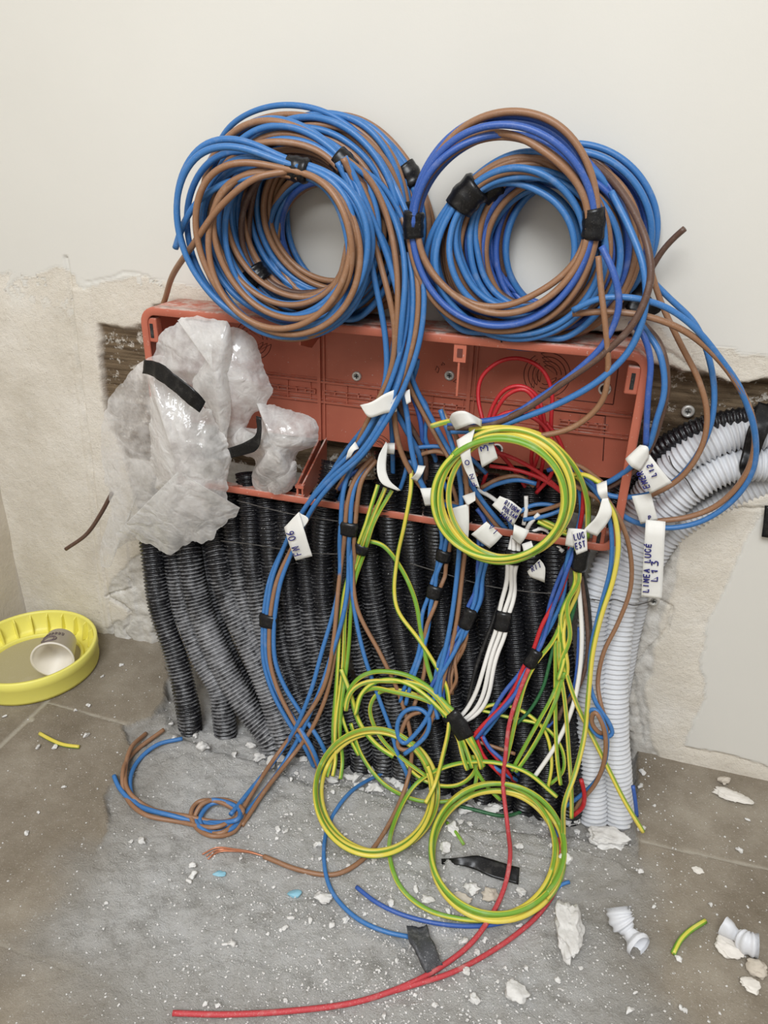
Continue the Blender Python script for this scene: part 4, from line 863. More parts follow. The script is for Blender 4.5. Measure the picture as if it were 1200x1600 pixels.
bundle('wire_bundle', 'red and blue wires taped together, slanting down left from the LUC EST label', 'wire bundle', [P(902, 838, -.064)]+QP([(892, 875), (880, 920), (862, 965), (843, 1010), (826, 1040), (810, 1068), (785, 1105), (762, 1135), (748, 1155)], .010), ['blue', 'dblue', 'red', 'dblue', 'blue'], .0023, [(.56, .022)], seed=19, wander=.25)
bundle('wire_bundle', 'red and blue wires bending right again over the rubble towards the lower right coil', 'wire bundle', QP([(748, 1150), (758, 1175), (790, 1205)], .008)+[G(822, 1228, .008), G(848, 1255, .006), (G(866, 1290, .004)), G(868, 1315, .004)], ['dblue', 'red', 'blue', 'red'], .0022, seed=20, flare=(.8, .9))
loose('stray brown wire crossing between the red and blue bundle and the grey conduits', QP([(745, 1158), (775, 1168), (805, 1178)], .004), 'brown', .0021)
bundle('wire_bundle', 'sheaf of yellow and green wires under black tape right of the red and blue bundle', 'wire bundle', [P(912, 840, -.066)]+QP([(908, 868), (902, 900), (893, 940), (886, 985), (882, 1030), (880, 1060)], .012), ['gyy', 'gy', 'gyg', 'gyg', 'green'], .0024, [(.16, .026)], seed=21, wander=.2, flare=(.8, .9))
loose('yellow wire of the sheaf ending lowest on the floor near the grey conduits', QP([(876, 960), (874, 1030), (883, 1100), (889, 1180), (893, 1240), (893, 1278)], .012), 'gyy', .0023)
loose('yellow green wire of the sheaf hanging straight to the rubble', QP([(868, 1000), (868, 1060), (868, 1130), (871, 1190), (876, 1226)], .009), 'gy', .0022)
loose('long yellow wire crossing the grey conduits to the floor at right', QP([(880, 1030), (886, 1055), (903, 1105), (925, 1150), (950, 1200), (975, 1250), (1005, 1300)], .010), 'gyy', .0024)
loose('green wire of the sheaf slanting down left, the left of two', QP([(880, 1045), (862, 1090), (840, 1130), (818, 1170), (800, 1204)], .010), 'gyg', .0022)
loose('green wire of the sheaf slanting down left, the right of two', QP([(882, 1050), (868, 1095), (848, 1140), (826, 1178), (806, 1206)], .012), 'gyg', .0022)
loose('yellow wire falling left of the sheaf beside the red one', QP([(885, 950), (865, 1000), (838, 1035), (822, 1065), (808, 1115), (798, 1160), (790, 1192)], .012), 'gy', .0023)
loose('dark green wire curling down to the left below the sheaf', QP([(870, 985), (860, 1030), (848, 1075), (828, 1110), (806, 1132)], .006), 'green', .0019)
loose('white wire bending out right of the sheaf and ending in mid air low down', QP([(903, 905), (907, 950), (909, 1000), (905, 1055), (893, 1110), (868, 1165), (835, 1214)], .008), 'white', .0024)
loose('brown wire right of the white one behind the sheaf', QP([(908, 900), (916, 960), (918, 1020), (906, 1070), (880, 1105), (872, 1125)], .004), 'dbrown', .0022)
loose('black wire at the edge of the grey conduits', QP([(910, 890), (920, 950), (921, 1020), (908, 1062), (885, 1100), (858, 1130)], .002), 'black', .0022)
loose('dark blue wire behind the white one', QP([(905, 980), (902, 1040), (895, 1080), (870, 1120), (845, 1145)], .002), 'dblue', .0021)
# right-hand set under the folded tag
loose('long yellow green wire from the folded tag running down into the lower right coil', [P(944, 778, -.075), P(958, 800, -.080), P(966, 850, -.084), P(958, 905, -.088), P(940, 960, -.094), P(926, 1020, -.102), P(920, 1080, -.112)]+[P(913, 1150, -.125), P(898, 1210, -.145), P(882, 1255, -.165), G(880, 1310, .012), G(872, 1360, .010), G(850, 1400, .008), G(815, 1430, .008), G(775, 1440, .006)], 'gyy', .0026)
loose('blue wire beside the long yellow green one, knotted over the grey conduits', [P(940, 780, -.072), P(953, 815, -.078), P(955, 880, -.080), P(938, 950, -.086), P(924, 1010, -.094), P(922, 1070, -.100), P(932, 1100, -.108), P(952, 1130, -.112), P(957, 1148, -.114), P(940, 1153, -.118), P(922, 1135, -.118), P(919, 1112, -.116), P(930, 1108, -.118), P(945, 1135, -.122), P(948, 1175, -.122), P(935, 1215, -.122), P(905, 1245, -.124), P(880, 1262, -.126)], 'blue', .0023)
loose('brown wire wandering down over the grey conduits through the same knot', [P(946, 776, -.070), P(970, 815, -.070), P(985, 865, -.066), P(985, 920, -.066), P(965, 975, -.072), P(943, 1020, -.082), P(934, 1070, -.092), P(940, 1105, -.104), P(950, 1140, -.110), P(938, 1146, -.120), P(924, 1128, -.120), P(930, 1112, -.122), P(944, 1140, -.124), P(945, 1185, -.126), P(930, 1225, -.126), P(905, 1255, -.126), P(895, 1272, -.126)], 'brown', .0023)
loose('short red wire end standing at the foot of the grey conduits', [P(908, 1218, -.13), P(913, 1240, -.13), P(910, 1262, -.13), P(895, 1275, -.132)], 'red', .0024)
loose('dark blue wire end at the right foot of the grey conduits', [P(989, 1228, -.115), P(993, 1255, -.118), P(995, 1275, -.118)], 'dblue', .0022)

# ------------------------------------------------------------------ yellow green coils
def ycoil(label, ell, n, offf, cols, r=.0024, seed=0, arc=(0, 2*PI), tapes=()):
    rg = np.random.default_rng(seed+55); cx_, cy_, rx, ry = ell
    root = empty('wire_coil', offf(cx_, cy_+ry, 0), label, 'wire coil')
    for k in range(n):
        dx, dy, sx, sy, ph = rg.uniform(-9, 9), rg.uniform(-8, 8), rg.uniform(.93, 1.03), rg.uniform(.93, 1.03), rg.uniform(-.3, .3)
        a = np.linspace(arc[0]+ph, arc[1]+ph, 40)
        pts = [offf(cx_+dx+rx*sx*math.cos(t), cy_+dy-ry*sy*math.sin(t), k) for t in a]
        part('wire', wiremesh(pts, r, .004), M[cols[k % len(cols)]], root, WL[cols[k % len(cols)]])
    return root
ycoil('yellow green wire coiled into a ring and hanging in front of the box', (788, 778, 101, 100), 5, lambda x, y, k: P(x, y, -.094-.004*(k % 3)-.012*math.sin((y-680)/200*1.6)), ['gyy', 'gy', 'gyg'], .0029, 1, (2.1, 2.1+2*PI+.03))
loose('yellow green wire end rising over the right of the hanging ring and dropping behind it', [P(733, 672, -.090), P(790, 668, -.088), P(845, 680, -.080), P(895, 725, -.070), P(916, 775, -.062), P(918, 840, -.056)], 'gy', .0025)
loose('yellow green wire entering the folded tag from the left', [P(893, 742, -.060), P(915, 742, -.066), P(938, 755, -.072)], 'gy', .0025)
def lowp(x, y, k):                                    # lower coils lean from the floor against the bunch
    return Q(x, y, .009+.003*(k % 3))
ycoil('large yellow green ring at left, lying on the rubble', (590, 1238, 90, 97), 3, lowp, ['gyy', 'gyy', 'gy'], .0027, 2, (.4, .4+2*PI+.03))
ycoil('large yellow green ring at right, around the black tape piece on the floor', (777, 1330, 102, 105), 4, lowp, ['gyy', 'gy', 'gyg', 'gyy'], .0027, 3, (-.6, -.6+2*PI+.03))
loose('wide yellow green loop reaching left of the right ring', [Q(870, 1245, .012), Q(820, 1205, .014), Q(760, 1190, .014), Q(700, 1197, .014), Q(650, 1225, .012), G(620, 1275, .008), G(608, 1330, .006), G(625, 1385, .004), G(665, 1420, .004), G(720, 1436, .004), G(780, 1438, .005)], 'gyg', .0024)
bundle('wire_bundle', 'three green and yellow wires arching over into a thick black tape band near the floor', 'wire bundle', QP([(548, 1110), (560, 1080), (585, 1064), (625, 1066), (665, 1085), (697, 1110), (722, 1142), (737, 1172), (744, 1200)], .016), ['gyg', 'gyy', 'gyg', 'gy'], .0026, [(.75, .036)], seed=31, wander=.2, flat=.9, flare=(1.2, 1.0))
loose('yellow green strand making the inner arch left of the thick tape band', QP([(700, 1118), (660, 1090), (620, 1078), (592, 1082), (578, 1105), (585, 1135), (605, 1165), (635, 1190), (665, 1212)], .010), 'gy', .0024)
loose('yellow strand slanting steeply through the left ring to the rubble', QP([(703, 1115), (700, 1145), (692, 1180), (680, 1225), (665, 1255)], .018), 'gyy', .0024)
loose('yellow green strand curving low between the two rings', QP([(745, 1175), (742, 1205), (720, 1225), (690, 1228), (655, 1215), (630, 1190)], .006), 'gy', .0023)
loose('yellow green strand curving lowest between the two rings', QP([(738, 1180), (745, 1210), (735, 1240), (700, 1252), (650, 1250), (600, 1225), (565, 1180), (548, 1130)], .006), 'gyg', .0023)
loose('yellow green wire end on the rubble right of the thick tape band', QP([(728, 1170), (745, 1205), (762, 1230), (782, 1250)], .006), 'gyg', .0022)
loose('green yellow wire looping right of the thick tape band under the red one', QP([(735, 1115), (775, 1100), (815, 1110), (850, 1140), (862, 1190), (855, 1235)], .004), 'gy', .0021)
loose('green yellow wire looping low in front of the rightmost black conduit', QP([(745, 1108), (800, 1122), (850, 1135), (878, 1170), (880, 1205), (860, 1225)], .003), 'gyg', .0020)
loose('dark green wire lying in a low arc on the rubble between the rings', [G(690, 1252, .006), G(740, 1265, .005), G(790, 1275, .004), G(830, 1262, .005)], 'green', .0020)
loose('yellow green wire hanging left of the left ring', QP([(528, 1070), (532, 1110), (545, 1150), (560, 1180)], .006), 'gyg', .0022)
loose('short green wire stub on the screed above the black tape piece', [G(698, 1285, .003), G(712, 1300, .003), G(725, 1320, .003)], 'gyg', .0018)

# ------------------------------------------------------------------ long red and blue wires on the floor
loose('long red wire falling through the right ring and running left along the floor', QP([(826, 1045), (810, 1085), (796, 1130), (790, 1180), (786, 1225)], .016)+[G(793, 1290, .016), G(797, 1340, .014), G(787, 1390, .012), G(765, 1435, .010), G(735, 1475, .006), G(690, 1510, .004), G(640, 1537, .003), G(560, 1565, .003), G(450, 1580, .003), G(350, 1585, .003), G(270, 1583, .003)], 'dred', .0024)
loose('second red wire bending round the right ring and joining the long one on the floor', [G(850, 1262, .008), G(868, 1300, .006), G(876, 1345, .005), G(870, 1385, .004), G(845, 1425, .004), G(800, 1465, .004), G(745, 1500, .004), G(700, 1522, .004), G(650, 1538, .004), G(600, 1553, .004)], 'dred', .0023)
loose('blue wire lying on the floor outside the right ring, ending at left below the rings', [G(868, 1310, .004), G(874, 1350, .004), G(856, 1395, .003), G(818, 1430, .003), G(760, 1446, .003), G(690, 1444, .003), G(625, 1428, .003), G(585, 1408, .003), G(557, 1386, .003)], 'dblue', .0022)
loose('blue wire arcing on the floor from the left ring down to the dark tape wad', [G(634, 1198, .008), G(590, 1212, .005), G(545, 1240, .003), G(515, 1285, .003), G(506, 1340, .003), G(518, 1392, .003), G(555, 1433, .003), G(600, 1455, .003), G(640, 1464, .004)], 'blue', .0022)
loose('tiny blue wire end on the floor right of the right ring', [G(868, 1392, .003), G(878, 1381, .003), G(890, 1378, .003)], 'blue', .0019)

# ------------------------------------------------------------------ paper labels with handwriting
GL = {'L': [[(0, 1), (0, 0), (.6, 0)]], 'I': [[(.3, 1), (.3, 0)]], 'N': [[(0, 0), (0, 1), (.65, 0), (.65, 1)]], 'E': [[(.6, 1), (0, 1), (0, 0), (.6, 0)], [(0, .5), (.5, .5)]],
      'A': [[(0, 0), (.35, 1), (.7, 0)], [(.15, .4), (.55, .4)]], 'U': [[(0, 1), (0, .25), (.15, 0), (.5, 0), (.65, .25), (.65, 1)]], 'C': [[(.62, .85), (.4, 1), (.15, .9), (0, .5), (.15, .1), (.4, 0), (.62, .15)]],
      'e': [[(.6, .8), (0, .8), (0, 0), (.6, 0)], [(0, .4), (.5, .4)], [(.3, 1.0), (.5, 1.2)]], 'R': [[(0, 0), (0, 1), (.45, 1), (.6, .75), (.45, .5), (0, .5)], [(.25, .5), (.65, 0)]],
      'T': [[(0, 1), (.7, 1)], [(.35, 1), (.35, 0)]], 'O': [[(.35, 1), (.08, .8), (0, .45), (.15, .05), (.45, 0), (.68, .35), (.6, .85), (.35, 1)]], 'P': [[(0, 0), (0, 1), (.45, 1), (.6, .75), (.45, .5), (0, .5)]],
      'S': [[(.6, .88), (.3, 1), (.05, .8), (.3, .52), (.6, .3), (.3, 0), (0, .12)]], 'F': [[(0, 0), (0, 1), (.6, 1)], [(0, .5), (.45, .5)]], '0': [[(.35, 1), (.05, .8), (0, .3), (.3, 0), (.6, .2), (.65, .75), (.35, 1)]],
      '6': [[(.55, 1), (.2, .75), (0, .3), (.2, 0), (.5, .05), (.6, .3), (.4, .5), (.08, .4)]], '1': [[(.05, .7), (.35, 1), (.35, 0)]], '2': [[(0, .8), (.25, 1), (.55, .85), (.5, .55), (0, 0), (.65, 0)]],
      '3': [[(0, .95), (.5, 1), (.3, .6), (.6, .4), (.5, .05), (0, .05)]], 'V': [[(0, 1), (.3, 0), (.6, 1)]]}
def writing(root, quad, lines_, off=.0006, r=.00042):
    # quad: origin, right end of the baseline direction and top direction in world space
    O, U, Vv_ = [np.asarray(q, float) for q in quad]; n_ = np.cross(U, Vv_); n_ /= np.linalg.norm(n_)
    if n_ @ (CAM-O) < 0: n_ = -n_
    L_ = []
    for txt, u0, v0, h, adv in lines_:
        for i, ch in enumerate(txt):
            if ch == ' ': continue
            for st in GL[ch]:
                pts = [O+U*(u0+(i+.9*x)*adv)+Vv_*(v0+y*h)+n_*off for x, y in st]
                pp = spline(pts, .0012) if len(pts) > 2 and ch in 'COS0632U' else np.vstack([np.linspace(a, b, 3) for a, b in zip(pts[:-1], pts[1:])])
                keep = [0]+[i_ for i_ in range(1, len(pp)) if np.linalg.norm(pp[i_]-pp[i_-1]) > 1e-6]; pp = pp[keep]
                v, f, _ = tube_data(pp, r, 5); L_.append((v, f))
    part('handwriting', merge(L_), M['ink'], root, 'blue handwriting')
def label_(lb, strips, seed=0, wob=.0008, mat='paper'):
    # strips: list of ribbons; each ribbon a list of ((x,y,depth),(x,y,depth))
    first = None
    mes = [ribbon([(P(*a), P(*b)) for a, b in s], .01, .0003, 6, wob, seed+i) for i, s in enumerate(strips)]
    allc = []
    for me in mes:
        co = np.empty(len(me.vertices)*3); me.vertices.foreach_get('co', co); allc.append(co.reshape(-1, 3))
    root = empty('paper_label', np.vstack(allc)[np.argmin(np.vstack(allc)[:, 2])], lb, 'label')
    for i, me in enumerate(mes): part('paper_strip' if i == 0 else 'paper_fold', me, M[mat], root)
    return root
y1 = -.096
t = label_('white paper label reading FN 06 wrapped on the brown and blue wires at left', [[((444, 824, y1), (467, 800, y1)), ((450, 845, y1-.004), (476, 830, y1-.004)), ((462, 876, y1), (488, 869, y1))], [((467, 800, y1+.002), (467, 800.5, y1+.002)), ((470, 812, y1+.001), (482, 811, y1)), ((474, 826, y1-.001), (475, 824, y1))]])
O = P(470, 868, y1-.0055); writing(t, (O, P(455, 826, y1-.0055)-O, P(453, 873, y1-.0055)-O), [('FN 06', .05, -.1, .62, .19)], r=.0006)
y2 = -.072
t = label_('white paper label reading LINEA LUCE L13 hanging in front of the grey conduits', [[((1009, 812, y2+.006), (1040, 815, y2+.006)), ((1008, 830, y2), (1039, 832, y2)), ((1005, 880, y2), (1037, 880, y2)), ((1002, 932, y2), (1034, 936, y2))]])
O = P(1013, 929, y2-.0015); U_ = P(1018, 840, y2-.0015)-O; V_ = P(1003, 928, y2-.0015)-O
writing(t, (O, U_, V_), [('LINEA LUCe', .05, .0, .9, .088), ], r=.00065)
O = P(1028, 910, y2-.0015); writing(t, (O, P(1030, 865, y2-.0015)-O, P(1017, 909, y2-.0015)-O), [('L13', .05, .1, .9, .27)], r=.00065)
y3 = -.078
t = label_('white label reading ENER L12 folded on wires at the right rim of the box', [[((998, 735, y3), (1015, 710, y3)), ((1005, 752, y3-.002), (1030, 730, y3-.003)), ((1016, 772, y3), (1050, 754, y3))], [((977, 717, y3-.004), (1000, 695, y3-.003)), ((985, 728, y3-.008), (1012, 698, y3-.007)), ((1000, 736, y3-.003), (1014, 714, y3-.004))]])
O = P(1016, 762, y3-.0045); writing(t, (O, P(1002, 732, y3-.0045)-O, P(1006, 765, y3-.0045)-O), [('ENER', .05, .0, .9, .23)], r=.0006)
O = P(1026, 742, y3-.0045); writing(t, (O, P(1017, 722, y3-.0045)-O, P(1016, 745, y3-.0045)-O), [('L12', .0, .0, .8, .34)], r=.0006)
y4 = -.062
t = label_('white label with one pen stroke between the ENER and the LINEA LUCE labels', [[((987, 775, y4), (1017, 771, y4)), ((993, 795, y4-.003), (1022, 790, y4-.003)), ((1001, 819, y4), (1028, 812, y4))]])
O = P(1014, 812, y4-.003); writing(t, (O, P(1024, 810, y4-.003)-O, P(1013, 805, y4-.003)-O), [('P', .0, .0, .9, .6)], r=.0005)
y5 = -.094
t = label_('white label reading LUC EST on the red and blue bundle', [[((893, 831, y5), (916, 827, y5)), ((896, 848, y5), (917, 842, y5)), ((901, 867, y5), (918, 860, y5))], [((883, 852, y5+.004), (896, 856, y5+.003)), ((885, 838, y5+.001), (900, 842, y5+.001)), ((888, 825, y5+.003), (912, 827, y5+.003))]])
O = P(898, 845, y5-.0012); writing(t, (O, P(916, 840, y5-.0012)-O, P(895.5, 833, y5-.0012)-O), [('LUC', .02, .1, .75, .33)], r=.00055)
O = P(900, 859, y5-.0012); writing(t, (O, P(917, 854, y5-.0012)-O, P(898, 847, y5-.0012)-O), [('EST', .02, .1, .75, .33)], r=.00055)
y6 = -.078
t = label_('white label reading RITORN PULSAN SCALA above the white wires', [[((769, 789, y6), (781, 775, y6)), ((782, 802, y6-.003), (799, 783, y6-.003)), ((802, 822, y6), (816, 796, y6))], [((803, 819, y6-.001), (827, 829, y6-.002)), ((802, 830, y6-.006), (820, 842, y6-.005)), ((800, 842, y6), (812, 852, y6))]])
for (ox, oy), tx_ in (((788, 787), 'RITORN'), ((785, 796), 'PULSAN'), ((781, 805), 'SCALA')):
    O = P(ox, oy, y6-.0045); writing(t, (O, P(ox+22, oy+16, y6-.0045)-O, P(ox+4, oy-6.5, y6-.0045)-O), [(tx_, .0, .0, .9, .165)], r=.00045)
y7 = -.082
t = label_('white label folded flat over the six blue wires with ink at its right edge', [[((736, 835, y7), (765, 857, y7)), ((748, 825, y7-.002), (775, 848, y7-.002)), ((760, 815, y7), (785, 837, y7))]])
O = P(763, 824, y7-.006); writing(t, (O, P(776, 839, y7-.006)-O, P(770, 817, y7-.006)-O), [('VI', .0, .0, .9, .5)], r=.0005)
y8 = -.082
t = label_('small white label reading RIT hanging under the yellow green hanging ring', [[((824, 893, y8), (843, 874, y8)), ((826, 897, y8-.002), (851, 884, y8-.002)), ((828, 901, y8), (851, 910, y8))]])
O = P(832, 893, y8-.0025); writing(t, (O, P(848, 884, y8-.0025)-O, P(829, 883, y8-.0025)-O), [('RIT', .0, .0, .8, .33)], r=.0005)
label_('white label rolled round the wires behind the bottom of the hanging ring', [[((815, 850, y8+.004), (830, 845, y8+.004)), ((818, 862, y8), (834, 856, y8)), ((815, 875, y8+.004), (836, 870, y8+.004))]])
y9 = -.094
t = label_('white label reading L3 hanging from the wires left of the red loops', [[((744, 680, y9), (767, 675, y9)), ((747, 702, y9-.003), (772, 696, y9-.003)), ((753, 731, y9), (778, 716, y9))]])
O = P(763, 704, y9-.0068); writing(t, (O, P(760, 684, y9-.0068)-O, P(752, 705, y9-.0068)-O), [('3', .0, .0, 1.0, .8)], r=.0006)
O = P(772, 692, y9-.0068); writing(t, (O, P(769, 678, y9-.0068)-O, P(763, 693, y9-.0068)-O), [('L', .0, .0, .9, .9)], r=.0006)
t = label_('long curled white label reading FN 0 hanging left inside the hanging ring', [[((713, 688, -.098), (742, 670, -.098)), ((718, 708, -.104), (735, 702, -.104)), ((727, 735, -.102), (740, 730, -.100)), ((740, 758, -.098), (750, 763, -.096))]])
O = P(745, 757, -.1035); writing(t, (O, P(731, 715, -.1075)-O, P(737, 760, -.1035)-O), [('FN 0', .0, .0, .75, .26)], r=.0005)
label_('white paper rolled around the wires above the L3 label', [[((702, 655, -.092), (712, 672, -.090)), ((708, 645, -.104), (722, 668, -.104)), ((724, 642, -.108), (740, 662, -.106)), ((753, 656, -.094), (752, 667, -.094))]], wob=.0004)
label_('pointed white label on the wires left of the left screw in the box', [[((562, 633, -.088), (563, 634, -.088)), ((580, 628, -.090), (577, 652, -.090)), ((604, 614, -.086), (600, 646, -.086)), ((620, 608, -.080), (620, 643, -.080))]], 3)
label_('small white label folded on the slanting wires right of the pointed one', [[((631, 613, -.078), (640, 608, -.078)), ((635, 632, -.080), (642, 628, -.080))]])
label_('small white label wrapped on a blue wire above the curled one', [[((605, 692, -.060), (617, 692, -.060)), ((604, 700, -.064), (617, 700, -.064)), ((604, 709, -.060), (616, 710, -.060))]])
label_('large curled white label in the middle of the box, blank side out', [[((603, 690, -.070), (606, 694, -.070)), ((592, 712, -.078), (604, 716, -.074)), ((589, 735, -.084), (604, 738, -.080)), ((596, 755, -.086), (610, 752, -.082)), ((622, 767, -.080), (626, 766, -.080))]], 4)
t = label_('small curved white label with a dark tip left of the large curled one', [[((540, 719, -.086), (548, 714, -.086)), ((545, 702, -.088), (554, 704, -.088)), ((555, 690, -.084), (561, 701, -.084))]])
label_('small white roll of paper round the kinked yellow green wire', [[((653, 727, -.070), (665, 728, -.070)), ((650, 738, -.076), (660, 740, -.076)), ((642, 748, -.070), (652, 752, -.070))]])
label_('white label stub left of the hanging ring in the middle of the box', [[((656, 763, -.070), (676, 762, -.070)), ((660, 775, -.074), (678, 775, -.074)), ((664, 791, -.070), (680, 789, -.070))]], 6)
label_('long white label hanging behind the left edge of the hanging ring', [[((703, 795, -.082), (732, 787, -.082)), ((703, 820, -.084), (733, 820, -.084)), ((703, 849, -.082), (731, 849, -.082))], [((722, 775, -.078), (742, 768, -.078)), ((730, 790, -.084), (743, 782, -.084))]], 7)
label_('folded white label around the yellow green and blue wires left of the grey conduits', [[((932, 757, -.084), (948, 751, -.084)), ((934, 770, -.092), (949, 766, -.092)), ((941, 782, -.088), (950, 780, -.086))], [((941, 779, -.090), (950, 778, -.088)), ((932, 806, -.094), (956, 803, -.092)), ((911, 829, -.092), (933, 838, -.090))]], 8)

# ------------------------------------------------------------------ plastic bags
def tri(x): return np.abs(x-np.floor(x)-.5)*2
def crumple(x, y, s, rot=None):
    rg = np.random.default_rng(s); h = 0*x
    for k in range(11):
        th = rg.uniform(0, PI) if rot is None else rot+rg.normal(0, .35); f = rg.uniform(.010, .028)*(1 if k < 6 else 2.2)
        wx_ = x+16*fbm(x*.02, y*.02, s+k, 3); wy_ = y+16*fbm(x*.02, y*.02, s+40+k, 3)
        q = (wx_*math.cos(th)+wy_*math.sin(th))*f+rg.uniform(); m_ = np.clip(.5+1.6*fbm(x*.012, y*.012, s+80+k, 2), 0, 1.3)
        h = h + (tri(q)**1.5-.4)*(.028/f/1.35)*rg.uniform(.5, 1)*m_
    return h/7
def film(outline, y0, bulge, seed, amp=.0045, nr=90, na=420, rot=None, jag=3.0, tiltx=0.0, tilty=0.0):
    o = np.array(outline, float); o = spline(np.c_[o, o[:, :1]*0], 4.0, True)[:, :2]; o = np.vstack([o, o[:1]]); L_ = np.concatenate([[0], np.cumsum(np.hypot(*np.diff(o, axis=0).T))]); s = np.linspace(0, L_[-1], na, endpoint=False)
    ox = np.interp(s, L_, o[:, 0]); oy = np.interp(s, L_, o[:, 1]); c_ = np.array([ox.mean(), oy.mean()])
    jn = fbm(s*.06, s*0+seed, seed, 4)*jag*2
    R_ = np.linspace(0, 1, nr)[:, None]; dx = (ox-c_[0])[None, :]; dy = (oy-c_[1])[None, :]; ll = np.hypot(dx, dy)
    Xp = c_[0]+R_*dx*(1+jn[None, :]/ll*R_**4); Yp = c_[1]+R_*dy*(1+jn[None, :]/ll*R_**4)
    h = crumple(Xp, Yp, seed, rot)*amp*1.0
    dep_ = y0-bulge*(1-R_**2.2)-h*(1-.3*R_**6)+tiltx*(Xp-c_[0])+tilty*(Yp-c_[1])
    V = np.array([P(a, b, c) for a, b, c in zip(Xp.ravel(), Yp.ravel(), dep_.ravel())])
    Fc = []
    for i in range(nr-1):
        for j in range(na): Fc.append([i*na+j, i*na+(j+1) % na, (i+1)*na+(j+1) % na, (i+1)*na+j])
    return mesh(V, Fc)
bag = empty('plastic_bag', P(250, 850, -.09), 'big crumpled translucent plastic bag hanging out of the left end of the box', 'plastic bag')
part('film_sheet', film([(228, 560), (195, 590), (176, 618), (164, 640), (160, 700), (166, 760), (172, 800), (158, 850), (160, 885), (172, 886), (180, 860), (225, 840), (300, 830), (320, 700), (290, 600), (255, 555)], -.062, .014, 5, .006, rot=.2), M['film2'], bag, 'thin film hanging at the left')
part('film_sheet', film([(227, 565), (236, 620), (232, 690), (238, 730), (252, 770), (265, 800), (240, 812), (200, 825), (180, 835), (200, 842), (232, 850), (258, 866), (300, 850), (330, 840), (355, 818), (368, 800), (378, 795), (352, 790), (360, 745), (362, 712), (348, 680), (325, 642), (300, 620), (262, 590)], -.078, .030, 12, .0085, rot=.15, jag=5), M['film'], bag, 'gathered milky film below the black tape')
part('film_sheet', film([(245, 545), (250, 525), (278, 503), (320, 503), (360, 510), (392, 525), (408, 560), (415, 580), (428, 610), (418, 630), (395, 650), (362, 700), (340, 665), (318, 635), (280, 600), (236, 570)], -.052, .026, 23, .008, rot=1.9), M['film'], bag, 'milky film filling the top left bay of the box')
part('film_sheet', film([(278, 500), (315, 495), (350, 500), (362, 520), (358, 580), (360, 640), (350, 690), (330, 650), (300, 610), (320, 560), (330, 530), (300, 520)], -.074, .018, 29, .007, rot=.1), M['film'], bag, 'fold of film in front')
part('tape_band', ribbon([(P(226, 562, -.105), P(224, 583, -.102)), (P(250, 568, -.112), P(243, 590, -.110)), (P(282, 592, -.118), P(272, 612, -.118)), (P(308, 612, -.118), P(296, 632, -.118)), (P(321, 628, -.112), P(312, 644, -.112))], .02, .0012, 8, .0018, 4), M['tape'], bag, 'black tape band')
bag2 = empty('plastic_bag', P(420, 770, -.06), 'small crumpled translucent plastic bag on the open conduits in the left bay of the box', 'plastic bag')
part('film_sheet', film([(400, 624), (430, 636), (465, 642), (492, 655), (500, 675), (492, 695), (468, 708), (460, 728), (463, 742), (455, 765), (430, 773), (402, 768), (393, 745), (400, 720), (380, 712), (362, 708), (352, 690), (370, 668), (398, 670), (408, 655)], -.052, .034, 31, .008, rot=.9), M['film'], bag2)
part('film_sheet', film([(432, 735), (460, 722), (462, 745), (452, 765), (425, 772), (418, 752)], -.062, .010, 37, .003), M['film2'], bag2, 'loose corner of film')
part('tape_band', ribbon([(P(400, 650, -.088), P(408, 652, -.088)), (P(400, 678, -.092), P(408, 682, -.092)), (P(380, 692, -.094), P(402, 702, -.092)), (P(357, 700, -.090), P(362, 716, -.090))], .02, .001, 7, .0015, 6), M['tape'], bag2, 'black tape band')

# ------------------------------------------------------------------ yellow lid and cup on the floor
def circle_pts(c, r, z, n=72): a = np.linspace(0, 2*PI, n, endpoint=False); return np.stack([c[0]+r*np.cos(a), c[1]+r*np.sin(a), np.full(n, z)], -1)
def lathe(c, prof, n=72, arc=2*PI):
    V = np.vstack([circle_pts(c, r_, z_, n) for r_, z_ in prof]); Fc = []
    for k in range(len(prof)-1):
        for i in range(n): Fc.append([k*n+i, k*n+(i+1) % n, (k+1)*n+(i+1) % n, (k+1)*n+i])
    return V, Fc
LC = F(48, 1008, .036); LR = .084; LH = .037
ly = empty('bucket_lid', (LC[0], LC[1], .0), 'round yellow plastic bucket lid lying upside down in the left corner', 'lid')
V, Fc = lathe(LC, [(LR-.020, .004), (LR-.010, .001), (LR-.001, .002), (LR, .006), (LR, LH-.014), (LR+.0012, LH-.012), (LR+.0012, LH-.001), (LR, LH), (LR-.003, LH), (LR-.0036, LH-.003), (LR-.004, .010), (LR-.010, .006), (.0001, .005)])
part('lid_body', mesh(V, Fc), M['yellow'], ly)
V, Fc = lathe(LC, [(LR-.024, .006), (LR-.024, .011), (LR-.022, .012), (LR-.020, .011), (LR-.020, .006)]); part('inner_ring', mesh(V, Fc), M['yellow'], ly)
V, Fc = lathe(LC, [(LR-.024, .0062), (LR-.05, .0066), (.0001, .0066)]); part('dusty_floor', mesh(V, Fc), M['dustlid'], ly, 'dust covered inner floor')
for k in range(22):
    a = 2*PI*k/22; d1 = np.array([math.cos(a), math.sin(a), 0]); tn = np.array([-d1[1], d1[0], 0]); c_ = np.array([LC[0], LC[1], 0])
    part('rib', merge([prism([c_+d1*(LR-.004)+[0, 0, .007], c_+d1*(LR-.004)+[0, 0, LH-.003], c_+d1*(LR-.009)+[0, 0, LH-.006], c_+d1*(LR-.014)+[0, 0, .007]], tn, .0016)], False), M['yellow'], ly)
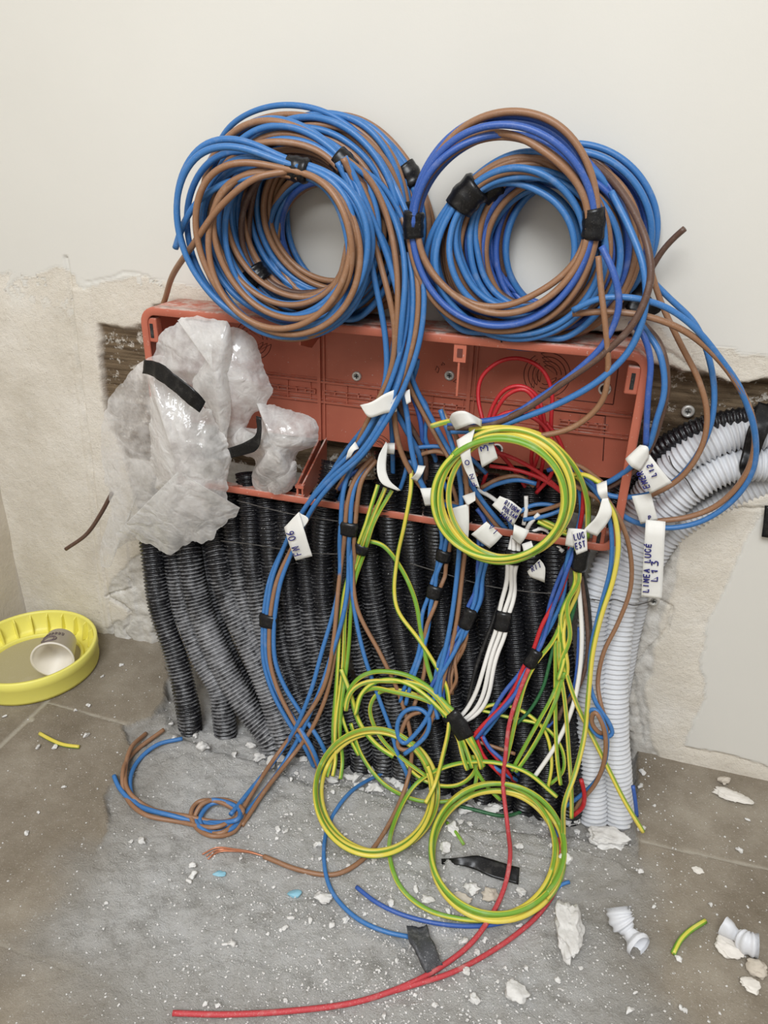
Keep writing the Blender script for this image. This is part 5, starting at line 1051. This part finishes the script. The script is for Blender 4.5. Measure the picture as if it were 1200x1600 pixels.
# the cup on its side: axis pointing to the lower right of the photograph
ca = P(78, 1010, LC[1]+.02); 
CB = F(80, 1010, .034); CM = F(92, 1035, .026)
ax_ = CM-CB; ax_[2] = 0; ax_ = np.array([.42, -.90, 0.12]); ax_ /= np.linalg.norm(ax_)
ax_[2] = .05
def cupmesh(rb, rt, ln, base, th=.0009):
    up = np.array([0, 0, 1.]); sd = np.cross(ax_, up); axx = ax_+up*0; prof = [(0.0001, 0), (rb, 0), (rt, ln-.002), (rt+.0022, ln-.0015), (rt+.0022, ln+.0005), (rt-th, ln), (rb-th, .002), (.0001, .002)]
    V = []; n = 48
    for r_, s_ in prof:
        for i in range(n):
            a = 2*PI*i/n; V.append(base+axx*s_+sd*r_*math.cos(a)+up*r_*math.sin(a))
    Fc = []
    for k in range(len(prof)-1):
        for i in range(n): Fc.append([k*n+i, k*n+(i+1) % n, (k+1)*n+(i+1) % n, (k+1)*n+i])
    return mesh(V, Fc)
cc = F(84, 1040, .030); base = np.array([cc[0]-.018, cc[1]+.040, .0385])
cupo = single('coffee_cup', cupmesh(.020, .0255, .046, base), M['cup'], 'small cream coloured coffee cup lying on its side inside the yellow lid', 'cup')
cl_ = cupo.location
prt = []
sd = np.cross(ax_, [0, 0, 1.])
def cupp(s, a, ex=.0004): r_ = .020+(.0055)*s/.046+ex; return base+ax_*s+sd*r_*math.cos(a)+np.array([0, 0, 1.])*r_*math.sin(a)
a_ = np.linspace(0, 2*PI, 30); 
for rr in (1.0, .72): v, f, _ = tube_data(np.array([cupp(.030+.0075*rr*math.sin(t), 1.35+.42*rr*math.cos(t)) for t in a_]), .0009 if rr == 1 else .0006, 5); prt.append((v, f))
for k in range(7):
    a0 = .75+k*.2; v, f, _ = tube_data(np.array([cupp(.012, a0), cupp(.018, a0+.02), cupp(.018, a0+.09), cupp(.013, a0+.10)]), .0006, 5); prt.append((v, f))
me = merge(prt); me.transform(Matrix.Translation(-cl_)); link('cup_print', me, M['cupink'], cupo)['label'] = 'dark printed mark'

# ------------------------------------------------------------------ scraps on the floor
loose('short yellow green wire offcut on the tile below the yellow lid', [G(62, 1146, .003), G(80, 1156, .003), G(100, 1164, .003), G(124, 1167, .003)], 'gyy', .0024, name='wire_offcut')
loose('curved yellow green wire offcut on the floor at lower right', [G(1052, 1490, .003), G(1062, 1470, .004), G(1078, 1454, .004), G(1102, 1439, .004)], 'gyg', .0025, name='wire_offcut')
single('black_tape', ribbon([(G(690, 1342, .003), G(690, 1350, .002)), (G(716, 1340, .006), G(718, 1352, .002)), (G(745, 1337, .008), G(740, 1358, .003)), (G(775, 1345, .009), G(768, 1370, .003)), (G(812, 1356, .008), G(810, 1382, .003))], .02, .0015, 8, .0015, 2), M['tape'], 'piece of black tape lying inside the right yellow green ring', 'tape')
single('dark_tape_wad', ribbon([(G(636, 1452, .004), G(668, 1447, .006)), (G(640, 1470, .014), G(672, 1468, .012)), (G(652, 1490, .016), G(682, 1488, .012)), (G(666, 1520, .006), G(692, 1510, .004))], .02, .004, 12, .005, 9), M['dtape'], 'crumpled dusty dark wad of tape at the end of the blue floor wire', 'tape')
def scrap(label, cl, rad, crest_):
    p = spline([G(x, y, o) for x, y, o in cl], .0008); s = np.linspace(0, 1, len(p)); r0 = np.interp(s, [q[0] for q in rad], [q[1] for q in rad]); c_ = .5+.5*np.cos(s*2*PI*crest_); k_ = (s < .5)
    rr = r0*(1-.16*(1-c_)*k_); V, Fc, uv = tube_data(p, rr, 20, cap=False, ell=.8)
    V = V+np.stack([.0016*fbm(V[:, 0]*120, V[:, 1]*120, 81), .0016*fbm(V[:, 0]*120, V[:, 2]*120, 82), .0016*fbm(V[:, 1]*120, V[:, 2]*120, 83)], -1)*np.repeat(~k_, 20)[:, None]
    V = np.vstack([V, (V.reshape(-1, 20, 3)[0]-p[0])*.8+p[0]+(p[6]-p[0])]); K = len(V)-20
    for i in range(20): Fc.append([i, K+i, K+(i+1) % 20, (i+1) % 20])
    Fc.append([K+i for i in range(20)])
    return single('twisted_conduit_scrap', mesh(V, Fc, attrs=dict(crest=np.zeros(len(V)), dusty=np.zeros(len(V)))), M['plug'], label, 'plastic scrap')
scrap('twisted pale conduit scrap standing on the grey floor at lower right, left of the offcut', [(966, 1418, .022), (970, 1436, .016), (980, 1452, .011), (990, 1466, .009), (1000, 1480, .010)], [(0, .0125), (.38, .0125), (.55, .006), (.72, .0075), (.9, .013), (1, .012)], 8)
scrap('twisted pale conduit scrap at the right edge of the floor beside a white shard', [(1184, 1478, .013), (1168, 1474, .012), (1152, 1462, .010), (1138, 1452, .012), (1130, 1446, .012)], [(0, .0125), (.40, .0120), (.58, .006), (.8, .009), (1, .011)], 7)
def lump(px, py, size, flat=.6, asp=1.0, rot=0.0, seed=0, rough=.22, mat='lump', sub=4, lift=None):
    import bmesh
    bm = bmesh.new(); bmesh.ops.create_icosphere(bm, subdivisions=sub, radius=1.0)
    V = np.array([v.co[:] for v in bm.verts]); Fc = [[v.index for v in f.verts] for f in bm.faces]; bm.free()
    rg = np.random.default_rng(seed)
    for _ in range(16):                              # knock flat facets off
        n_ = rg.normal(size=3); n_ /= np.linalg.norm(n_); d_ = rg.uniform(.48, .85); k = V@n_-d_; V = V-np.maximum(k, 0)[:, None]*n_*.92
    nn = V/np.linalg.norm(V, axis=1)[:, None]
    V = V+nn*(rough*1.3*fbm(V[:, 0]*2.6+seed+V[:, 2], V[:, 1]*2.6+V[:, 2]*2.1, seed, 6))[:, None]
    V *= np.array([size*asp, size/asp, size*flat]); c_, s_ = math.cos(rot), math.sin(rot); V = V@np.array([[c_, s_, 0], [-s_, c_, 0], [0, 0, 1]])
    p = F(px, py, 0); z0 = fz(p[0], p[1]) if lift is None else lift
    V = V+np.array([p[0], p[1], z0-V[:, 2].min()-size*flat*.12])
    return mesh(V, Fc)
SC = 1/1320.
big = [(950, 1306, 32, .5, 1.2, .2, 'lump', 'large white plaster lump on the rubble below the grey conduits'), (887, 1462, 36, .55, .72, .25, 'lump', 'long jagged plaster lump right of the right ring'),
 (803, 1553, 23, .6, 1., .3, 'lump', 'white plaster lump at the bottom centre of the floor'), (738, 1390, 14, .7, 1.1, 0, 'lump', 'round white plaster lump inside the right ring'),
 (764, 1398, 15, .6, 1.1, .4, 'lumpwarm', 'brownish plaster piece beside the round lump in the right ring'), (722, 1402, 15, .5, 1.2, .1, 'lumpwarm', 'dusty flat plaster piece inside the right ring'),
 (883, 1350, 12, .8, 1., .3, 'lump', 'white plaster lump just right of the right ring'), (815, 1390, 9, .8, 1., .2, 'lump', 'small white lump beside the end of the black tape piece'),
 (505, 1398, 15, .5, 1.2, .1, 'lump', 'white plaster lump inside the arc of the blue floor wire'), (393, 1153, 11, .7, 1.2, .1, 'lump', 'white plaster lump at the foot of the left black conduits'),
 (434, 1168, 13, .6, 1., .8, 'lump', 'pointed white plaster flake at the foot of the left black conduits'), (590, 1192, 15, .5, 1.3, .6, 'lump', 'white plaster slab on the rubble inside the left ring'),
 (575, 1208, 10, .5, 1.3, 0, 'lump', 'small slab under the larger one in the left ring'), (590, 1222, 14, .6, 1.3, .3, 'lump', 'bluish white lump under the blue floor wire in the left ring'), (530, 1202, 10, .4, 1.6, .0, 'lump', 'flat pale stone left of the slabs in the left ring'),
 (708, 1302, 14, .5, .8, .6, 'lump', 'white lump beside the green stub on the screed'), (695, 1330, 14, .6, .9, .2, 'lump', 'white lump above the thin end of the black tape piece'), (668, 1402, 12, .5, 1.2, .1, 'lump', 'white lump in the left part of the right ring'),
 (810, 1318, 9, .5, 1.2, .2, 'lump', 'pale flake on the screed inside the right ring'), (1140, 1246, 26, .22, 1.35, 0, 'lumpwhite', 'thin pale shell shaped shard on the floor at right'), (1131, 1224, 13, .8, 1.1, .4, 'lumpwarm', 'rounded pale lump just behind the shell shaped shard'),
 (1134, 1482, 21, .35, 1.2, -.3, 'lumpwhite', 'white shard lying against the right conduit scrap'), (1182, 1514, 16, .7, 1., .6, 'lumpwarm', 'beige plaster lump below the right conduit scrap'), (1175, 1543, 15, .35, 1.3, .2, 'lumpwhite', 'flat cream shard near the lower right corner'),
 (1060, 1500, 7, .6, 1., .1, 'lump', 'small pale flake at the lower end of the curved offcut'), (728, 1520, 7, .7, 1., 0, 'lump', 'small lump between the two red floor wires'), (742, 1562, 9, .7, 1., .2, 'lump', 'small lump left of the bottom centre lump'),
 (872, 1528, 6, .8, 1., 0, 'lump', 'small bead of plaster below the long jagged lump'), (434, 1345, 1, .5, 1., 0, 'lump', ''), (855, 1243, 15, .25, 1.2, .6, 'lumpwhite', 'pale folded flake beside the right ring at the foot of the black conduits'),
 (770, 1250, 16, .5, 1.4, .2, 'lump', 'white rubble lump behind the right ring'), (925, 1262, 10, .5, 1.3, 0, 'lump', 'pale lump at the foot of the left grey conduit'), (300, 1128, 9, .6, 1.2, 0, 'lump', 'plaster lump at the foot of the leftmost black conduit'), (1090, 1361, 9, .2, 1.2, .2, 'lumpwhite', 'small flat rectangular chip on the floor at right')]
for k, (px, py, s_, fl, asp, rt, mt, lb) in enumerate(big):
    if not lb: continue
    single('plaster_lump', lump(px, py, s_*SC*.82, fl, asp, rt, k+3, .36 if s_ == 35 else .30 if s_ > 25 else .25, mt, sub=5 if s_ > 25 else 4), M[mt], lb, 'plaster lump')
for (px, py, lb) in ((343, 1362, 'white chip with a pale blue face on the floor below the copper end'), (461, 1394, 'pale blue paint flake left of the lump in the blue arc')):
    single('paint_chip', lump(px, py, 9*SC, .35, 1.3, .2, int(px), .1, sub=3), M['blueflake'], lb, 'paint chip')
small = [(507, 1222, 5), (445, 1148, 6), (410, 1160, 5), (620, 1170, 5), (640, 1238, 7), (606, 1208, 6), (565, 1225, 6), (520, 1235, 5), (448, 1264, 4), (446, 1295, 5), (434, 1292, 6), (433, 1304, 4), (220, 1310, 7), (204, 1311, 4), (300, 1348, 6), (301, 1365, 7), (296, 1378, 5), (497, 1316, 7), (500, 1338, 4),
 (512, 1340, 3), (557, 1322, 7), (545, 1348, 5), (478, 1349, 4), (455, 1434, 5), (446, 1448, 5), (519, 1440, 6), (485, 1436, 5), (463, 1420, 3), (611, 1409, 7), (541, 1432, 6), (352, 1477, 4), (363, 1477, 6), (446, 1563, 4), (322, 1570, 4), (340, 1572, 4), (42, 1303, 5), (690, 1372, 7), (650, 1386, 6), (640, 1395, 5), (672, 1436, 8), (700, 1420, 6), (655, 1432, 5),
 (725, 1468, 8), (758, 1460, 5), (812, 1440, 5), (698, 1390, 5), (746, 1483, 6), (823, 1507, 4), (908, 1508, 4), (1000, 1365, 5), (996, 1358, 3), (1168, 1282, 4), (1155, 1330, 6), (1110, 1414, 4), (862, 1318, 5), (905, 1285, 6), (925, 1290, 7), (985, 1280, 6), (1000, 1230, 6), (1003, 1208, 7), (980, 1180, 6), (985, 1575, 6), (1070, 1580, 4),
 (1063, 1575, 4), (190, 1040, 5), (160, 1058, 4), (138, 1103, 5), (118, 1110, 4), (135, 1150, 6), (86, 1168, 6), (60, 1168, 6), (100, 1230, 4), (8, 1120, 4), (60, 1270, 3), (750, 1240, 5), (735, 1280, 5), (720, 1272, 6), (640, 1345, 4), (585, 1340, 5), (572, 1250, 4), (540, 1300, 4), (475, 1200, 4), (455, 1215, 4), (585, 1440, 4), (620, 1500, 4), (560, 1500, 4), (500, 1500, 3), (780, 1600, 4), (680, 1570, 5), (600, 1585, 4)]
rg = np.random.default_rng(5)
for k in range(46):
    t_ = rg.uniform(0, 1); px = 262+t_*740; py = np.interp(px, [262, 330, 440, 560, 700, 850, 1000], [1128, 1150, 1172, 1195, 1222, 1256, 1285])+rg.uniform(-6, 22); small.append((px, py, rg.uniform(5, 14)))
for _ in range(150):
    px = rg.normal(640, 190); py = rg.uniform(1190, 1590)
    if 120 < px < 1080: small.append((px, py, rg.uniform(1.6, 3.6)))
protos = [lump(600, 1400, 1.0, .6, 1.2, .3*k, 60+k, .45, sub=3, lift=0) for k in range(7)]
for me in protos: 
    co = np.empty(len(me.vertices)*3); me.vertices.foreach_get('co', co); co = co.reshape(-1, 3); me.transform(Matrix.Translation((-co[:, 0].mean(), -co[:, 1].mean(), -co[:, 2].min()))); me.materials.append(M['lump'])
for k, (px, py, s_) in enumerate(small):
    p = F(px, py, 0); z0 = fz(p[0], p[1]); sc = s_*SC*.9
    o = bpy.data.objects.new('plaster_crumb', protos[k % 7]); S.collection.objects.link(o); o.location = (p[0], p[1], z0-sc*.1); o.scale = (sc,)*3; o.rotation_euler = (0, 0, rg.uniform(0, 6))
    big_ = 'bean sized' if s_ >= 9 else 'pea sized' if s_ >= 5.5 else 'small' if s_ > 3.2 else 'tiny'
    if py < np.interp(px, [262, 330, 440, 560, 700, 850, 1000], [1128, 1150, 1172, 1195, 1222, 1256, 1285])+25 and px > 255: z_ = 'at the foot of the left black conduits' if px < 470 else 'at the foot of the middle black conduits' if px < 700 else 'at the foot of the rightmost conduits'
    elif px < 250 and py < 1200: z_ = 'on the tile floor beside the yellow lid'
    elif px > 930: z_ = 'on the floor at right' if py < 1420 else 'on the floor near the conduit scraps'
    elif math.hypot((px-590)/92, (py-1238)/98) < 1: z_ = 'inside the left yellow green ring'
    elif math.hypot((px-777)/102, (py-1330)/105) < 1: z_ = 'inside the right yellow green ring'
    elif py > 1470: z_ = 'by the red wire in the foreground' if px < 700 else 'around the bottom centre lump'
    elif px < 400: z_ = 'below the knot of wires at left'
    elif px < 506: z_ = 'left of the blue wire arc'
    elif px < 680: z_ = 'between the blue wire arc and the dark tape wad' if py > 1330 else 'on the rubble below the left ring'
    else: z_ = 'below and beside the right yellow green ring'
    tag(o, big_+' white plaster crumb '+z_, 'plaster crumb', big_+' plaster crumbs '+z_)
# fine grit nobody could count
gv = []; gf = []; n0 = 0
oct_v = np.array([(1, 0, 0), (-1, 0, 0), (0, 1, 0), (0, -1, 0), (0, 0, 1), (0, 0, -1)], float); oct_f = [(0, 2, 4), (2, 1, 4), (1, 3, 4), (3, 0, 4), (2, 0, 5), (1, 2, 5), (3, 1, 5), (0, 3, 5)]
cnt = 0
while cnt < 9000:
    px = rg.uniform(0, 1200); py = rg.uniform(1020, 1600); dn = .03+.85*math.exp(-((px-620)/300)**2)*(1 if py > 1150 else .5)
    if rg.uniform() > dn: continue
    p = F(px, py, 0)
    if p[1] > -.004: continue
    if math.hypot(p[0]-LC[0], p[1]-LC[1]) < LR+.003: continue
    s_ = .00035+.0012*rg.uniform()**2.5; v = oct_v*s_*rg.uniform(.6, 1.2, (6, 3)); a = rg.uniform(0, 3); c_, s2 = math.cos(a), math.sin(a); v = v@np.array([[c_, s2, 0], [-s2, c_, 0], [0, 0, 1]])+np.array([p[0], p[1], fz(p[0], p[1])+s_*.3])
    gv.append(v); gf += [[i+n0 for i in f] for f in oct_f]; n0 += 6; cnt += 1
gr_ = single('plaster_grit', mesh(np.vstack(gv), gf, smooth=False), M['lump'], 'fine white plaster grit strewn over the floor', 'grit'); gr_['kind'] = 'stuff'
